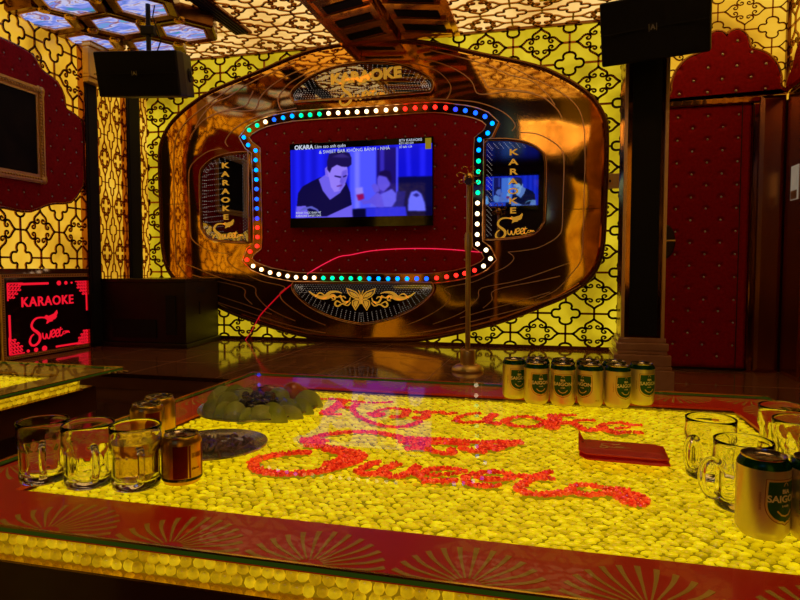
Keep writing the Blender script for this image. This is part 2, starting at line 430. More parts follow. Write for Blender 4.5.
# front (stage) wall: backlit onyx behind the scrollwork
wf = struct('wall_front', MB().box((XL-.1, YW, -.12), (XR+.1, YW+.1, HZ+.1)), onyx_wall)
# oval outline (from the measured edge, mirrored about the centre line)
XC = -2.045
def half(pxs, Y): return [(onY(x, y, Y)[0]-XC, onY(x, y, Y)[1]) for x, y in pxs]
ov_h = half([(440,44),(480,53),(515,60),(542,67),(560,75),(573,82),(586,91),(595,100),(603,113),(607,128),(607,160),(606,190),(605,220),(603,248),(597,268),(587,281),(575,290),(560,299),(540,307),(520,315),(500,322),(470,330),(438,337)], 6.42)
ov_h = [(0, 3.335), (.30, 3.325), (.58, 3.295)] + ov_h + [(.55, .05), (0, .03)]
sm = smooth2(ov_h, 3)
OVAL = [(XC+x, z) for x, z in sm] + [(XC-x, z) for x, z in sm[-2:0:-1]]
in_oval = offset(OVAL, .08)
lt = lattice(WF(YW), (.446, .59), .284, .2135, (XL, .03), (.78, HZ), .022, .012, skip=lambda x, y: inside((x, y), in_oval))
lt.build('lattice_screen', lattice_m, wf)
MB().box((XL, YW-.03, 0), (XR, YW, .035)).build('base_trim', bronze_dark, wf)
MB().box((XL, YW-.035, HZ-.035), (XR, YW, HZ)).build('cornice_trim', bronze_dark, wf)
# left wall
wl = struct('wall_left', MB().box((XL-.1, -2.4, -.12), (XL, YW, HZ+.1)), onyx_side)
merge(lattice(WL(XL), (4.849, 1.21), .229, .262, (3.2, .85), (5.37, HZ), .019, .012),
      lattice(WL(XL), (5.75, 1.02), .105, .262, (5.58, .03), (6.02, HZ), .010, .012),
      lattice(WL(XL), (6.38, 1.02), .105, .262, (6.27, .03), (YW, HZ), .010, .012)).build('lattice_screen', lattice_m, wl)
MB().box((XL, -2.4, -.12), (XL+.02, 3.2, HZ)).build('dark_panel', dark_wall, wl)
MB().box((XL, 3.2, -.12), (XL+.025, 4.30, .85)).build('dado_panel', dark_wall, wl)
# right wall, alcove wall with the door
wr = struct('wall_right', MB().box((XR, -2.4, -.12), (XR+.1, YW, HZ+.1)), dark_wall)
MB().box((XR-.004, 2.8, 2.2), (XR, 5.498, HZ)).build('lit_panel', onyx_side, wr)
lattice(WR(XR-.004), (4.9, 1.21), .23, .22, (2.8, 2.2), (5.5, HZ), .014, .012).build('lattice_screen', lattice_m, wr)
MB().box((XR-.02, -2.4, -.12), (XR, 2.8, HZ)).build('dark_panel', dark_wall, wr)
wd = struct('wall_alcove', MB().box((.80, 5.502, 0), (XR, YW, HZ)), dark_wall)
MB().box((.80, 5.498, 2.2), (XR, 5.502, HZ)).build('lit_panel', onyx_side, wd)
lattice(WF(5.498), (1.50, 2.93), .20, .155, (.80, 2.2), (XR, HZ), .010, .010).build('lattice_screen', lattice_m, wd)
MB().box((.785, 5.47, 0), (.80, YW-.04, HZ)).build('corner_trim', bronze, wd)
MB().box((.80, 5.46, HZ-.06), (XR, 5.50, HZ)).build('cornice_trim', bronze_dark, wd)
MB().box((XR-.03, 5.46, 2.3), (XR, 5.50, HZ-.06)).build('corner_bead', bronze_dark, wd)
# back wall (behind the camera) : dark with two lit scrollwork bays
wb = struct('wall_back', MB().box((XL-.1, -2.5, -.12), (XR+.1, -2.4, HZ+.1)), dark_wall)
for x0 in (-4.4, .3):
    p = MB().box((x0, -2.4, .6), (x0+1.3, -2.38, 3.0)).build('lit_panel', onyx_side, wb)
    lattice(lambda a, b, d: (a, -2.38+d, b), (x0+.3, 1.2), .285, .22, (x0, .6), (x0+1.3, 3.0), .02, .012).build('lattice_screen', lattice_m, p)
# ceiling
honey = None
ce = struct('ceiling', MB().box((XL-.1, -2.5, HZ), (XR+.1, YW+.1, HZ+.1)), dark_wall)
MB().box((XL, 3.9, HZ-.01), (-2.27, YW-.035, HZ)).build('lit_panel', onyx_ceil, ce)
MB().box((-.96, 3.9, HZ-.01), (XR, YW-.035, HZ)).build('lit_panel', onyx_ceil, ce)
MB().box((-.5, .4, HZ-.01), (1.0, 1.8, HZ)).build('lit_panel', onyx('onyx_fill', (.75, .38, .12), (1.0, .60, .25), (1.1, .74, .35), 3.2), ce)  # unseen panel above the table, glow raised to light the tabletop
merge(lattice(DN(HZ-.01), (-.703, 6.32), .297, .225, (-.96, 3.9), (XR, YW-.035), .019, .012),
      lattice(DN(HZ-.01), (-2.487, 6.30), .297, .235, (XL, 3.9), (-2.27, YW-.035), .019, .012),
      lattice(DN(HZ-.01), (0, 1.0), .297, .235, (-.5, .4), (1.0, 1.8), .019, .012)).build('lattice_screen', lattice_m, ce)

# ---------------- ceiling coffer (mirrored, with chevron slats)
cf = empty('ceiling_coffer', (-1.615, 5.3, HZ), label='bronze mirrored ceiling coffer with black chevron slats above the stage', cat='ceiling coffer')
cx = -1.615; fr = MB()
def L_(x, y, z): return (x-cx, y-5.3, z-HZ)
def boxL(mb, a, b): return mb.box(L_(*a), L_(*b))
boxL(fr, (cx-.66, 3.9, HZ-.045), (cx-.60, 6.47, HZ)); boxL(fr, (cx+.60, 3.9, HZ-.045), (cx+.66, 6.47, HZ)); boxL(fr, (cx-.60, 6.41, HZ-.045), (cx+.60, 6.47, HZ))
fr.build('frame', coffer_m, cf)
boxL(MB(), (cx-.60, 3.9, HZ-.02), (cx+.60, 6.41, HZ)).build('mirror_back', coffer_m, cf)
rg = MB(); rg.prism([(-.05, 0), (.05, 0), (0, .04)], lambda a, b, d: L_(cx+a, 3.9+d, HZ-.02-b), 0, 2.51); rg.build('ridge', gold_mirror, cf)
for i in range(7):
    y0 = 3.98+i*.35
    for s in (-1, 1):
        P = [(cx+s*.12, y0), (cx+s*.53, y0+.13), (cx+s*.53, y0+.27), (cx+s*.12, y0+.14)]
        if P[2][1] > 6.42: continue
        MB().prism(P, lambda a, b, d: L_(a, b, HZ-.02-d), 0, .008).build('slat', slat_m, cf)
        Q = [(cx+s*.06, y0+.14), (cx+s*.58, y0+.30), (cx+s*.58, y0+.33), (cx+s*.06, y0+.17)]
        MB().prism(Q, lambda a, b, d: L_(a, b, HZ-.02-d), 0, .022).build('rib', coffer_m, cf)
# ---------------- hexagon ceiling lamps (one thing each)
def agate(name):
    m, nt, out = mat(name)
    tc = N(nt, 'ShaderNodeTexCoord'); oi = N(nt, 'ShaderNodeObjectInfo')
    mp = N(nt, 'ShaderNodeMapping'); mp.inputs['Rotation'].default_value = (0, 0, .5); mp.inputs['Scale'].default_value = (1.3, 4.2, 1)
    av = N(nt, 'ShaderNodeVectorMath', operation='ADD'); L(nt, tc.outputs['Object'], av.inputs[0]); L(nt, oi.outputs['Location'], av.inputs[1])
    L(nt, av.outputs[0], mp.inputs['Vector'])
    n = N(nt, 'ShaderNodeTexNoise', Scale=2.2); n.inputs['Detail'].default_value = 5; n.inputs['Distortion'].default_value = 1.2
    L(nt, mp.outputs[0], n.inputs['Vector'])
    c = ramp(nt, n.outputs['Fac'], [(.30, (.03, .30, .32)), (.40, (.14, .20, .70)), (.47, (.30, .34, .85)), (.53, (.58, .56, .78)), (.57, (.30, .10, .10)), (.62, (.20, .26, .80)), (.72, (.10, .40, .45))])
    e = N(nt, 'ShaderNodeEmission', Strength=1.0); L(nt, c, e.inputs[0]); L(nt, e.outputs[0], out.inputs[0]); return m
agate_m = agate('agate_light')
def hexp(r, rot=-.10): return [(r*math.cos(rot+k*PI/3), r*math.sin(rot+k*PI/3)) for k in range(6)]
hp_ = empty('honeycomb_panel', (-4.08, 5.07, HZ-.010), label='dark bronze honeycomb backing panel that carries the hexagonal ceiling lamps', cat='ceiling panel')
MB().prism([(.80*math.cos(k*PI/3+.5), .84*math.sin(k*PI/3+.5)) for k in range(6)], lambda a, b, d: (a, b, -d), .012, .10).build('panel', bronze_dark, hp_)
hx_lab = {(0, 0): 'hexagonal blue agate ceiling lamp in the middle of the honeycomb cluster', (-.555, -.27): 'hexagonal blue agate ceiling lamp at the left cluster edge above the tufted panel',
          (-.555, .31): 'hexagonal greenish agate ceiling lamp nearest the left corner of the patterned wall', (0, .58): 'hexagonal agate ceiling lamp of the cluster right behind the hanging speaker',
          (.545, .30): 'hexagonal agate ceiling lamp at the right end of the cluster beside the air vent', (.51, -.29): 'hexagonal agate ceiling lamp cut by the top edge, right one of two',
          (-.08, -.50): 'hexagonal agate ceiling lamp cut by the top edge, left one of two'}
for (dx, dy), lab in hx_lab.items():
    h = empty('ceiling_light', (-4.08+dx, 5.07+dy, HZ-.011), label=lab, cat='ceiling lamp', group='hexagonal agate ceiling lamps')
    A = hexp(.335); B = hexp(.222); D = hexp(.318); mb = MB()
    rings = [(A, -.012), (A, -.150), (D, -.172), (B, -.160), (B, -.14)]
    vs = [(x, y, z) for P, z in rings for x, y in P]; fs = []
    for k in range(4): fs += [(k*6+i, k*6+(i+1) % 6, k*6+6+(i+1) % 6, k*6+6+i) for i in range(6)]
    mb.add(vs, fs); mb.build('frame', bronze_dark, h)
    MB().prism(hexp(.224), lambda a, b, d: (a, b, -.155+d), 0, .01).build('diffuser', agate_m, h)
    MB().ribbon(hexp(.226), .016, lambda a, b, d: (a, b, -.160-d), 0, .012, closed=True).build('trim_ring', copper_line, h)
    for k in range(6):
        if (k + (dx > 0)) % 3 == 0:
            x, y = hexp(.30)[k]; MB().lathe([(0, -.190), (.045, -.186), (.055, -.172), (.055, -.15), (0, -.15)], (x, y, 0), 12).build('boss', gold, h, smooth='auto')
# ---------------- linear air vent and small grid vent
vt = empty('ceiling_vent', (-3.18, 5.3, HZ-.01), label='long dark linear air vent slot in the lit ceiling left of the coffer', cat='air vent')
MB().box((-.095, -1.0, -.025), (.095, .60, 0)).build('frame', bronze_dark, vt)
for i in range(4): MB().box((-.068+i*.037, -.97, -.035), (-.048+i*.037, .57, -.025)).build('slat', black, vt)
vt = empty('ceiling_vent', (.02, 5.72, HZ-.01), label='small square black grid vent in the lit ceiling at the top edge of the picture', cat='air vent')
MB().box((-.15, -.13, -.03), (.15, .13, 0)).build('frame', gold, vt)
for i in range(5): MB().box((-.11+i*.048, -.10, -.04), (-.08+i*.048, .10, -.03)).build('slat', black, vt)

# ================================================================== STAGE WALL DECOR
pn = empty('wall_relief', (XC, 6.49, 0), label='huge oval gold mirror panel with engraved swirls around the screen', cat='wall panel')
def WP(Y): return lambda a, b, d: (a-XC, Y-d-6.49, b)
MB().bevel_prism(OVAL, WP(6.49), 0, .07, .045, -.03).build('mirror_face', gold_mirror, pn)
# bronze rim round the outline
MB().tube([WP(6.49)(x, z, .045) for x, z in OVAL], .022, 6, closed=True).build('rim', bronze_dark, pn, smooth=True)
curves = [
 [(505,64),(540,81),(560,92),(572,101),(580,112),(584,128),(585,160),(584,200),(583,240),(581,260),(572,273),(556,290),(535,300)],
 [(520,132.5),(537,134),(553,142),(562,151),(564,165),(563,200),(562,228),(558,236),(550,242),(537,248),(520,251),(508,252)],
 [(508,252),(514,258),(507,266),(493,273),(473,282),(445,288),(450,295),(447,303),(433,313),(417,321),(400,327)],
 [(620,262),(570,262.5),(520,280),(482,288),(478,298),(466,310),(450,318),(433,324)],
 [(560,276),(538,281),(495,290),(492,300),(483,308)],
 [(585,283),(560,296),(530,306),(500,314),(466,323),(430,331),(400,335)],
 [(550,292),(520,301),(490,309),(460,318)],
 [(418,58),(440,63),(460,72),(472,82),(477,93),(490,94),(513,91),(540,96),(556,108),(562,118)],
 [(410,62),(427,67),(440,73),(450,84),(450,93),(446,100)],
 [(430,50),(463,58),(490,66),(510,75),(530,80),(545,92),(555,105)],
 [(480,73),(485,82),(490,88),(513,90),(534,93)],
 [(430,99),(455,100),(480,103),(503,112),(515,124),(512,131)],
]
curves[3] = curves[3][1:]
for cv in curves:
    h = half(cv, 6.42)
    for s in (1, -1):
        if s == -1 and cv is curves[0]: pass
        pts = smooth2([(XC+s*x, z) for x, z in h], 4)
        pts = [p for p in pts if inside(p, OVAL)]
        MB().ribbon(pts, .009, WP(6.42), -.002, .008).build('engraved_line', copper_line, pn)
sx = MB(); m_ = WP(6.42)
for x0, x1, z in ((OVAL[0][0]-2.53, XC-1.45, 1.62), (XC+2.03, XC+2.53, 1.45)): sx.ribbon([(x0, z), (x1, z)], .008, m_, -.002, .003)
sx.ribbon([(XC, .04), (XC, .22)], .008, m_, -.002, .003); sx.ribbon([(XC, 3.08), (XC, 3.3)], .008, m_, -.002, .003)
sx.build('panel_joint', bronze_dark, pn)

# ---------------- bulb frame
bulb_px = [(243.7,137.3,'c'),(248,145,'c'),(255.5,150.5,'c'),(255.5,160,'c'),(256,170,'c'),(256.2,179.5,'c'),(256.4,189,'b'),(256.6,199,'b'),(256.8,208.5,'b'),(257,218.5,'d'),(257.2,227.5,'r'),(257.3,237,'r'),(256.8,246,'r'),(249.8,251.5,'r'),(246.7,259.7,'r'),(253,266,'w'),(261.3,269.5,'w'),(270,272.5,'w'),(278.7,274.3,'w'),(287.5,276,'w'),(296,277.3,'w'),(305,277.6,'w'),(314,277.7,'w'),
 (323.3,278,'t'),(332.3,278.1,'t'),(341.5,278.2,'t'),(350.7,278.3,'t'),(359.8,278.4,'t'),(369,278.5,'c'),(378.5,278.6,'c'),(388,278.7,'c'),(397.5,278.7,'c'),(407,278.7,'c'),(416.7,278.7,'b'),(426.5,278.7,'b'),(436.5,278,'r'),(446.5,276.8,'r'),(456,275.3,'r'),(464.5,273.3,'r'),(474.5,270.3,'r'),(483.5,266,'w'),(490.5,258.7,'w'),(486,250,'w'),(477.5,244,'w'),(477.2,234.5,'w'),(477.2,224,'w'),(477.3,213.7,'w'),(477.5,203,'w'),
 (477.8,192.7,'t'),(478.3,182,'t'),(478.3,171.5,'t'),(478.5,161,'t'),(478.6,150,'c'),(479.4,139.7,'c'),(487.7,133,'c'),(492.3,123.3,'c'),(485,116.5,'b'),(475.5,112.8,'b'),(465.3,110.5,'b'),(455.5,109.3,'d'),(445.5,107.7,'r'),(435,107,'r'),(425,107.3,'r'),(415,107.8,'r'),(405,108.7,'r'),(395.6,109.3,'w'),(386,110,'w'),(376,110.7,'w'),(366.5,111.3,'w'),(357,111.8,'w'),(347.5,112.3,'w'),(338,112.8,'w'),(328.5,113.3,'w'),
 (319.3,114,'t'),(310,114.7,'t'),(301,115.3,'t'),(292,116,'c'),(283,117.7,'c'),(274,119.6,'b'),(265.3,121.8,'w'),(257,125.3,'t'),(249,130,'t')]
BC = dict(c=(0, .032, .16), b=(.001, .012, .17), d=(.003, .005, .18), r=(.16, .0028, .0016), w=(.15, .12, .07), t=(0, .095, .034))
BM = {k: emitter('bulb_'+k, v, 21.) for k, v in BC.items()}
BP = [(*onY(x, y, 6.36), k) for x, y, k in bulb_px]
path = [(x, z) for x, z, k in BP]
lf = empty('bulb_frame', (XC, 6.42, 1.66), label='bracket-shaped bronze light frame studded with coloured round bulbs around the velvet panel', cat='light frame')
mF = lambda a, b, d: (a-XC, -d, b-1.66)
fro = offset(path, -.055); fri = offset(path, .055)
fm = MB(); n = len(path)
for k in range(n):
    k2 = (k+1) % n
    o = len(fm.v)
    for P in (fro, fri):
        for q in (k, k2):
            for d in (0, .05): fm.v.append(mF(P[q][0], P[q][1], d))
    fm.f += [(o+1, o+3, o+7, o+5), (o, o+2, o+3, o+1), (o+4, o+5, o+7, o+6)]
fm.build('channel', gold_mirror2, lf)
for P, nm in ((fro, 'outer_edge'), (fri, 'inner_edge')):
    MB().tube([mF(x, z, .05) for x, z in P], .006, 5, closed=True).build(nm, copper_line, lf)
bb = {}
for x, z, k in BP:
    if k not in bb:
        bb[k] = MB().ball((0, 0, 0), .0235, (1, .7, 1), 12, 8).build('bulb', BM[k], lf, smooth=True, loc=mF(x, z, .06))
    else:
        c = bb[k].copy(); C.objects.link(c); c.parent = lf; c.location = mF(x, z, .06)
# ---------------- velvet panel with crystal buttons
hx, hz = .1085, .1105
bx0, bz0 = onY(293.7, 240.8, 6.36)
vp = empty('velvet_panel', (XC, 6.42, 1.66), label='large dark red velvet panel with crystal buttons behind the television', cat='wall panel')
vel = offset(path, .05)
def vface(name, poly, hx, hz, bx, bz, parent, mapper, d0, d1, ox, oz, axis):
    MB().bevel_prism(poly, mapper, d0, d1, .02, -.015).build(name, velvet('velvet_'+str(len(MATS)), hx, hz, bx-ox, bz-oz, axis), parent)
vface('upholstery', vel, hx, hz, bx0, bz0, vp, mF, 0, .045, XC, 1.66, 0)
def buttons(poly, hx, hz, bx, bz, parent, pos, skip=None, r=.0095, limit=100, squash=None):
    xs = [p[0] for p in poly]; zs = [p[1] for p in poly]; q = offset(poly, .03); first = None; cnt = 0; extra = MB()
    for i in range(int((min(xs)-bx)/hx)-1, int((max(xs)-bx)/hx)+2):
        for j in range(int((min(zs)-bz)/hz)-1, int((max(zs)-bz)/hz)+2):
            if (i+j) % 2: continue
            x, z = bx+i*hx, bz+j*hz
            if not inside((x, z), q) or (skip and skip(x, z)): continue
            if cnt >= limit: extra.ball(pos(x, z), r, (1, 1, 1), 8, 5); continue
            if first is None: first = MB().ball((0, 0, 0), r, (1, 1, 1), 8, 5).build('button', crystal, parent, smooth=True, loc=pos(x, z))
            else:
                c = first.copy(); C.objects.link(c); c.parent = parent; c.location = pos(x, z)
            cnt += 1
    if extra.v: tag(extra.build('buttons', crystal, parent), kind='stuff')
TVB = (-2.850, -1.212, 1.30, 2.236)
buttons(vel, hx, hz, bx0, bz0, vp, lambda x, z: mF(x, z, .045), skip=lambda x, z: TVB[0] < x < TVB[1] and TVB[2] < z < TVB[3])
# ---------------- television
def raster(W, H, ops, name):
    img = np.zeros((H, W, 3), np.float32); yy, xx = np.mgrid[0:H, 0:W]; u = (xx+.5)/W; v = (yy+.5)/H
    def sm(a, r):
        for _ in range(2):
            for ax in (0, 1):
                k = np.ones(2*r+1)/(2*r+1); a = np.apply_along_axis(lambda q: np.convolve(np.pad(q, r, 'edge'), k, 'valid'), ax, a)
        return a
    for op in ops:
        kind, dat, col = op[0], op[1], np.array(op[2], np.float32); r = op[3] if len(op) > 3 else 1
        if kind == 'poly':
            P = [((x-45)/675, (y-(85-20*(x-45)/675))/(323+20*(x-45)/675)) for x, y in dat]; msk = np.zeros((H, W), bool); n = len(P)
            for i in range(n):
                (x1, y1), (x2, y2) = P[i], P[(i+1) % n]
                if y1 == y2: continue
                msk ^= ((y1 > v) != (y2 > v)) & (u < (x2-x1)*(v-y1)/(y2-y1)+x1)
            a = sm(msk.astype(np.float32), r)[..., None]
        elif kind == 'fn': a = dat(u, v)[..., None].astype(np.float32)
        img = img*(1-a)+col*a
    im = bpy.data.images.new(name, W, H); px = np.ones((H, W, 4), np.float32); px[..., :3] = np.clip(img[::-1], 0, 1)
    im.pixels.foreach_set(px.ravel()); im.pack(); return im
LAV = (.42, .36, .90); LAV2 = (.36, .30, .86)
tvops = [('fn', lambda u, v: np.ones_like(u), (.11, .12, .95)),
 ('fn', lambda u, v: .5+.5*np.sin(u*70+2*np.sin(u*9)), (.08, .08, .80)),
 ('poly', [(335,95),(465,90),(465,375),(335,375)], (.30,.32,.98), 3), ('poly', [(360,95),(385,95),(385,370),(360,370)], (.45,.45,1.), 3),
 ('poly', [(465,85),(565,82),(565,375),(465,375)], (.10,.05,.42), 2), ('poly', [(480,85),(500,85),(500,370),(480,370)], (.2,.15,.7), 2),
 ('poly', [(555,80),(566,80),(566,375),(555,375)], (.25,.25,.95), 1),
 ('poly', [(568,80),(720,75),(720,222),(568,222)], (.06,.06,.80), 1), ('poly', [(600,80),(620,80),(625,222),(605,222)], (.12,.12,.95), 3), ('poly', [(665,80),(690,80),(690,222),(665,222)], (.12,.12,.95), 3),
 ('poly', [(566,222),(720,222),(720,410),(566,410)], (.03,.03,.25), 2),
 ('poly', [(345,370),(720,365),(720,410),(345,410)], (.03,.02,.20), 2),
 ('poly', [(610,385),(612,330),(625,295),(650,288),(672,305),(688,350),(692,388)], (.40,.42,.98), 2), ('poly', [(632,310),(650,300),(664,312),(650,320)], (.1,.1,.5), 2),
 ('poly', [(540,365),(560,290),(600,290),(592,365)], (.10,.09,.45), 2),
 ('poly', [(430,362),(445,330),(488,300),(535,278),(556,300),(556,335),(535,368)], (.38,.36,.92), 2),
 ('poly', [(468,225),(478,208),(515,205),(530,225),(528,262),(500,290),(478,280),(466,255)], LAV2, 2),
 ('poly', [(472,212),(480,195),(505,188),(528,195),(536,225),(534,255),(522,240),(512,222),(492,216)], (.09,.04,.28), 2),
 ('poly', [(388,330),(425,330),(470,290),(488,310),(500,365),(470,365),(440,345),(400,350)], LAV2, 2),
 ('poly', [(440,260),(455,250),(475,262),(480,290),(455,295)], LAV2, 2),
 ('poly', [(364,272),(398,266),(402,300),(370,305)], (.55,.50,.95), 2), ('poly', [(368,303),(402,298),(406,322),(378,332)], (.55,.05,.35), 2),
 ('poly', [(412,366),(600,364),(606,410),(414,410)], (.16,.17,.85), 2),
 ('poly', [(72,350),(140,342),(150,410),(68,410)], LAV, 2), ('poly', [(218,398),(300,360),(348,348),(350,410),(215,410)], LAV, 2), ('poly', [(120,395),(230,390),(230,412),(120,412)], LAV2, 2),
 ('poly', [(75,352),(82,290),(105,258),(150,235),(195,215),(320,245),(338,290),(346,350),(300,370),(225,402),(140,402),(120,350)], (.05,.03,.24), 1),
 ('poly', [(185,225),(225,200),(300,255),(318,248),(290,292),(240,325),(205,280)], LAV, 1),
 ('poly', [(218,175),(232,160),(250,140),(310,135),(325,165),(328,205),(312,255),(290,283),(262,288),(245,262),(235,215),(220,210)], (.56,.47,.95), 1),
 ('poly', [(300,190),(326,180),(322,225),(305,262),(285,283),(292,240)], (.42,.34,.85), 2),
 ('poly', [(262,208),(296,214),(294,222),(262,214)], (.12,.07,.38), 1), ('poly', [(305,213),(322,207),(322,213),(306,220)], (.12,.07,.38), 1),
 ('poly', [(296,215),(306,240),(300,246),(288,240)], (.40,.32,.82), 1), ('poly', [(272,258),(300,252),(298,260),(276,264)], (.38,.20,.60), 1),
 ('poly', [(219,200),(216,175),(226,172),(232,210),(226,214)], (.48,.38,.9), 1),
 ('poly', [(228,180),(228,140),(236,108),(255,98),(300,92),(335,104),(346,128),(345,158),(330,170),(300,168),(275,158),(250,172),(240,196)], (.10,.06,.30), 1),
 ('poly', [(250,120),(300,104),(338,125),(300,125)], (.2,.14,.46), 2),
 ('poly', [(85,375),(110,358),(150,352),(180,368),(196,396),(170,372),(140,362),(110,372)], (.35,.35,.75), 1)]
tv_img = raster(400, 230, tvops, 'tv_picture')
def screen_mat(name, img, s, tint=(1, 1, 1)):
    m, nt, out = mat(name); t = N(nt, 'ShaderNodeTexImage'); t.image = img
    mx = N(nt, 'ShaderNodeMix', data_type='RGBA', blend_type='MULTIPLY'); mx.inputs[0].default_value = 1; mx.inputs[7].default_value = (*tint, 1)
    L(nt, t.outputs[0], mx.inputs[6]); e = N(nt, 'ShaderNodeEmission', Strength=s); L(nt, mx.outputs[2], e.inputs[0])
    g = N(nt, 'ShaderNodeBsdfGlossy', Roughness=.04); q = N(nt, 'ShaderNodeMixShader', Fac=.03)
    L(nt, e.outputs[0], q.inputs[1]); L(nt, g.outputs[0], q.inputs[2]); L(nt, q.outputs[0], out.inputs[0]); return m
def quad_uv(name, pts, m, parent, uv=((0, 0), (1, 0), (1, 1), (0, 1))):
    me = bpy.data.meshes.new(name); me.from_pydata(pts, [], [(0, 1, 2, 3)]); u = me.uv_layers.new()
    for i in range(4): u.data[i].uv = uv[i]
    me.materials.append(m); o = bpy.data.objects.new(name, me); C.objects.link(o); o.parent = parent; return o
bar_m = principled('tv_gloss_black', (.004, .004, .006), .08, coat=.6)
cap_m = emitter('caption_white', (.75, .82, 1.0), .75); cap_y = emitter('caption_yellow', (.5, .35, .02), .5)
def television(loc, w, h, flip, label, captions=True, s=1.0, tint=(1, 1, 1)):
    t = empty('television', loc, PI if flip else 0, label=label, cat='television')
    MB().box((-w/2, -.045, -h/2), (w/2, .02, h/2)).build('housing', bar_m, t, bevel=.004)
    MB().box((-w*.3, .02, -h*.3), (w*.3, .05, h*.3)).build('wall_mount', black, t)
    a = w/2-.012; zt = h/2-.070; zb = -h/2+.110
    quad_uv('screen_picture', [(-a, -.047, zb), (a, -.047, zb), (a, -.047, zt), (-a, -.047, zt)], screen_mat('screen_'+str(int(flip)), tv_img, s, tint), t)
    if captions:
        M = lambda x, z, d: (x, -.047-d, z)
        merge(text_geo('OKARA', .065, M, 0, .001, (-a+.05, zt+.022), bold=.002, align='LEFT'),
              text_geo('Làm sao anh quên', .050, M, 0, .001, (-a+.29, zt+.022), align='LEFT')).build('song_title', cap_m, t)
        text_geo('& SWEET BAR KHÔNG BÁNH - NHÀ', .050, M, 0, .001, (-.06, zt-.035), rot=.012).build('scrolling_caption', cap_m, t)
        merge(text_geo('BTV KARAOKE', .038, M, 0, .001, (a-.36, zt+.042), align='LEFT'), text_geo('BTV HD 539', .030, M, 0, .001, (a-.36, zt+.010), align='LEFT'), text_geo('SỐ BÀI 139', .030, M, 0, .001, (a-.36, zt-.028), align='LEFT')).build('song_number', cap_m, t)
        MB().box((a-.075, -.048, zt-.06), (a-.01, -.047, zt+.055)).build('channel_badge', cap_y, t)
        merge(text_geo('ĐÁNH THỨC ĐAM MÊ', .030, M, 0, .001, (-a+.21, zb+.055)), text_geo('KARAOKE SWEET BAR', .030, M, 0, .001, (-a+.21, zb+.022))).build('corner_caption', cap_m, t)
    return t
tx, tz = (TVB[0]+TVB[1])/2, (TVB[2]+TVB[3])/2
television((tx, 6.34, tz), TVB[1]-TVB[0], TVB[3]-TVB[2], False, 'large wall television showing a blue music video of a man in a dark T-shirt', s=1.1)
television((-1.02, -2.34, 2.72), 1.45, .90, True, 'second television on the wall behind the viewer, mirrored in the right sign', captions=False, s=1.7, tint=(.9, 2.6, 1.0))

# ---------------- signs
def sign(name, outline, lab, parts, dots, Y=6.42):
    ax = sum(p[0] for p in outline)/len(outline); az = sum(p[1] for p in outline)/len(outline)
    s = empty(name, (ax, Y, az), label=lab, cat='sign'); m = lambda a, b, d: (a-ax, -d, b-az)
    MB().prism(outline, m, 0, .035).build('mirror_glass', sign_mirror, s)
    MB().tube([m(x, z, .04) for x, z in outline], .016, 8, closed=True).build('frame', bronze, s, smooth=True)
    MB().tube([m(x, z, .055) for x, z in offset(outline, -.006)], .005, 5, closed=True).build('frame_bead', copper_line, s, smooth=True)
    for nm, f in parts: f(m).build(nm, gold_letter, s)
    d = MB()  # LEDs and their repeated mirror images, all drawn as glowing dots
    for x, z in dots:
        if inside((x, z), offset(outline, .025)): c = m(x, z, .036); d.add([(c[0]-.0035, c[1], c[2]), (c[0], c[1], c[2]-.0045), (c[0]+.0035, c[1], c[2]), (c[0], c[1], c[2]+.0045)], [(0, 1, 2, 3)])
    tag(d.build('light_dots', dot_m, s), kind='stuff')
    return s
th = smooth2([(.80, 2.74), (.815, 2.80), (.77, 2.87), (.62, 2.965), (.42, 3.04), (.2, 3.08), (0, 3.09)], 4)
top_o = [(XC+x, z) for x, z in th] + [(XC-x, z) for x, z in th[-2::-1]] + [(XC-.78, 2.72), (XC, 2.71), (XC+.78, 2.72)]
def arcdots(outline, k, n, sp, fade=None):
    out = []
    for j in range(k):
        q = offset(outline, .03+.022*j); m = len(q)
        for i in range(m):
            a, b = q[i], q[(i+1) % m]; l = math.dist(a, b); c = max(1, int(l/sp))
            for t in range(c): out.append((a[0]+(b[0]-a[0])*t/c, a[1]+(b[1]-a[1])*t/c))
    return out
sign('karaoke_sign', top_o, 'half-oval mirror sign above the light frame with gold KARAOKE lettering',
     [('lettering', lambda m: text_geo('KARAOKE', .155, m, .035, .05, (XC+.06, 2.94), spacing=1.05, bold=.006, sx=1.1, rot=.03)), ('logo', lambda m: logo(m, XC+.02, 2.81, .52, .035, .05, .9))], arcdots(top_o, 5, 0, .03))
bh = smooth2([(.80, .69), (.825, .64), (.79, .56), (.64, .43), (.42, .32), (.2, .255), (0, .225)], 4)
bot_o = [(XC+x, z) for x, z in bh] + [(XC-x, z) for x, z in bh[-2::-1]]
wing = [(391,132),(380,112),(366,100),(345,92),(318,82),(326,106),(340,122),(360,132),(386,139)]
wing2 = [(388,144),(368,140),(351,148),(350,168),(366,196),(380,174),(390,156)]
flow = [([(105,100),(130,118),(160,128),(195,128),(225,105),(262,100),(290,108)], [3,9,12,18,14,8,3]), ([(140,130),(165,108),(190,118)], 7), ([(150,133),(185,140),(215,132),(240,118),(262,130),(285,118)], [3,7,14,10,7,3]),
        ([(242,140),(232,130),(246,124),(252,140),(235,146)], 6), ([(285,160),(262,150),(252,168),(268,178),(290,165),(310,165),(325,150)], [4,7,8,7,7,6,3]), ([(285,120),(290,140),(305,155),(330,150),(338,130)], [4,8,9,7,3]), ([(275,130),(300,125),(312,135)], 6), ([(305,170),(325,172),(340,155)], 6)]
kB = 1.585/1.36/ (700/1.0) * 1.36
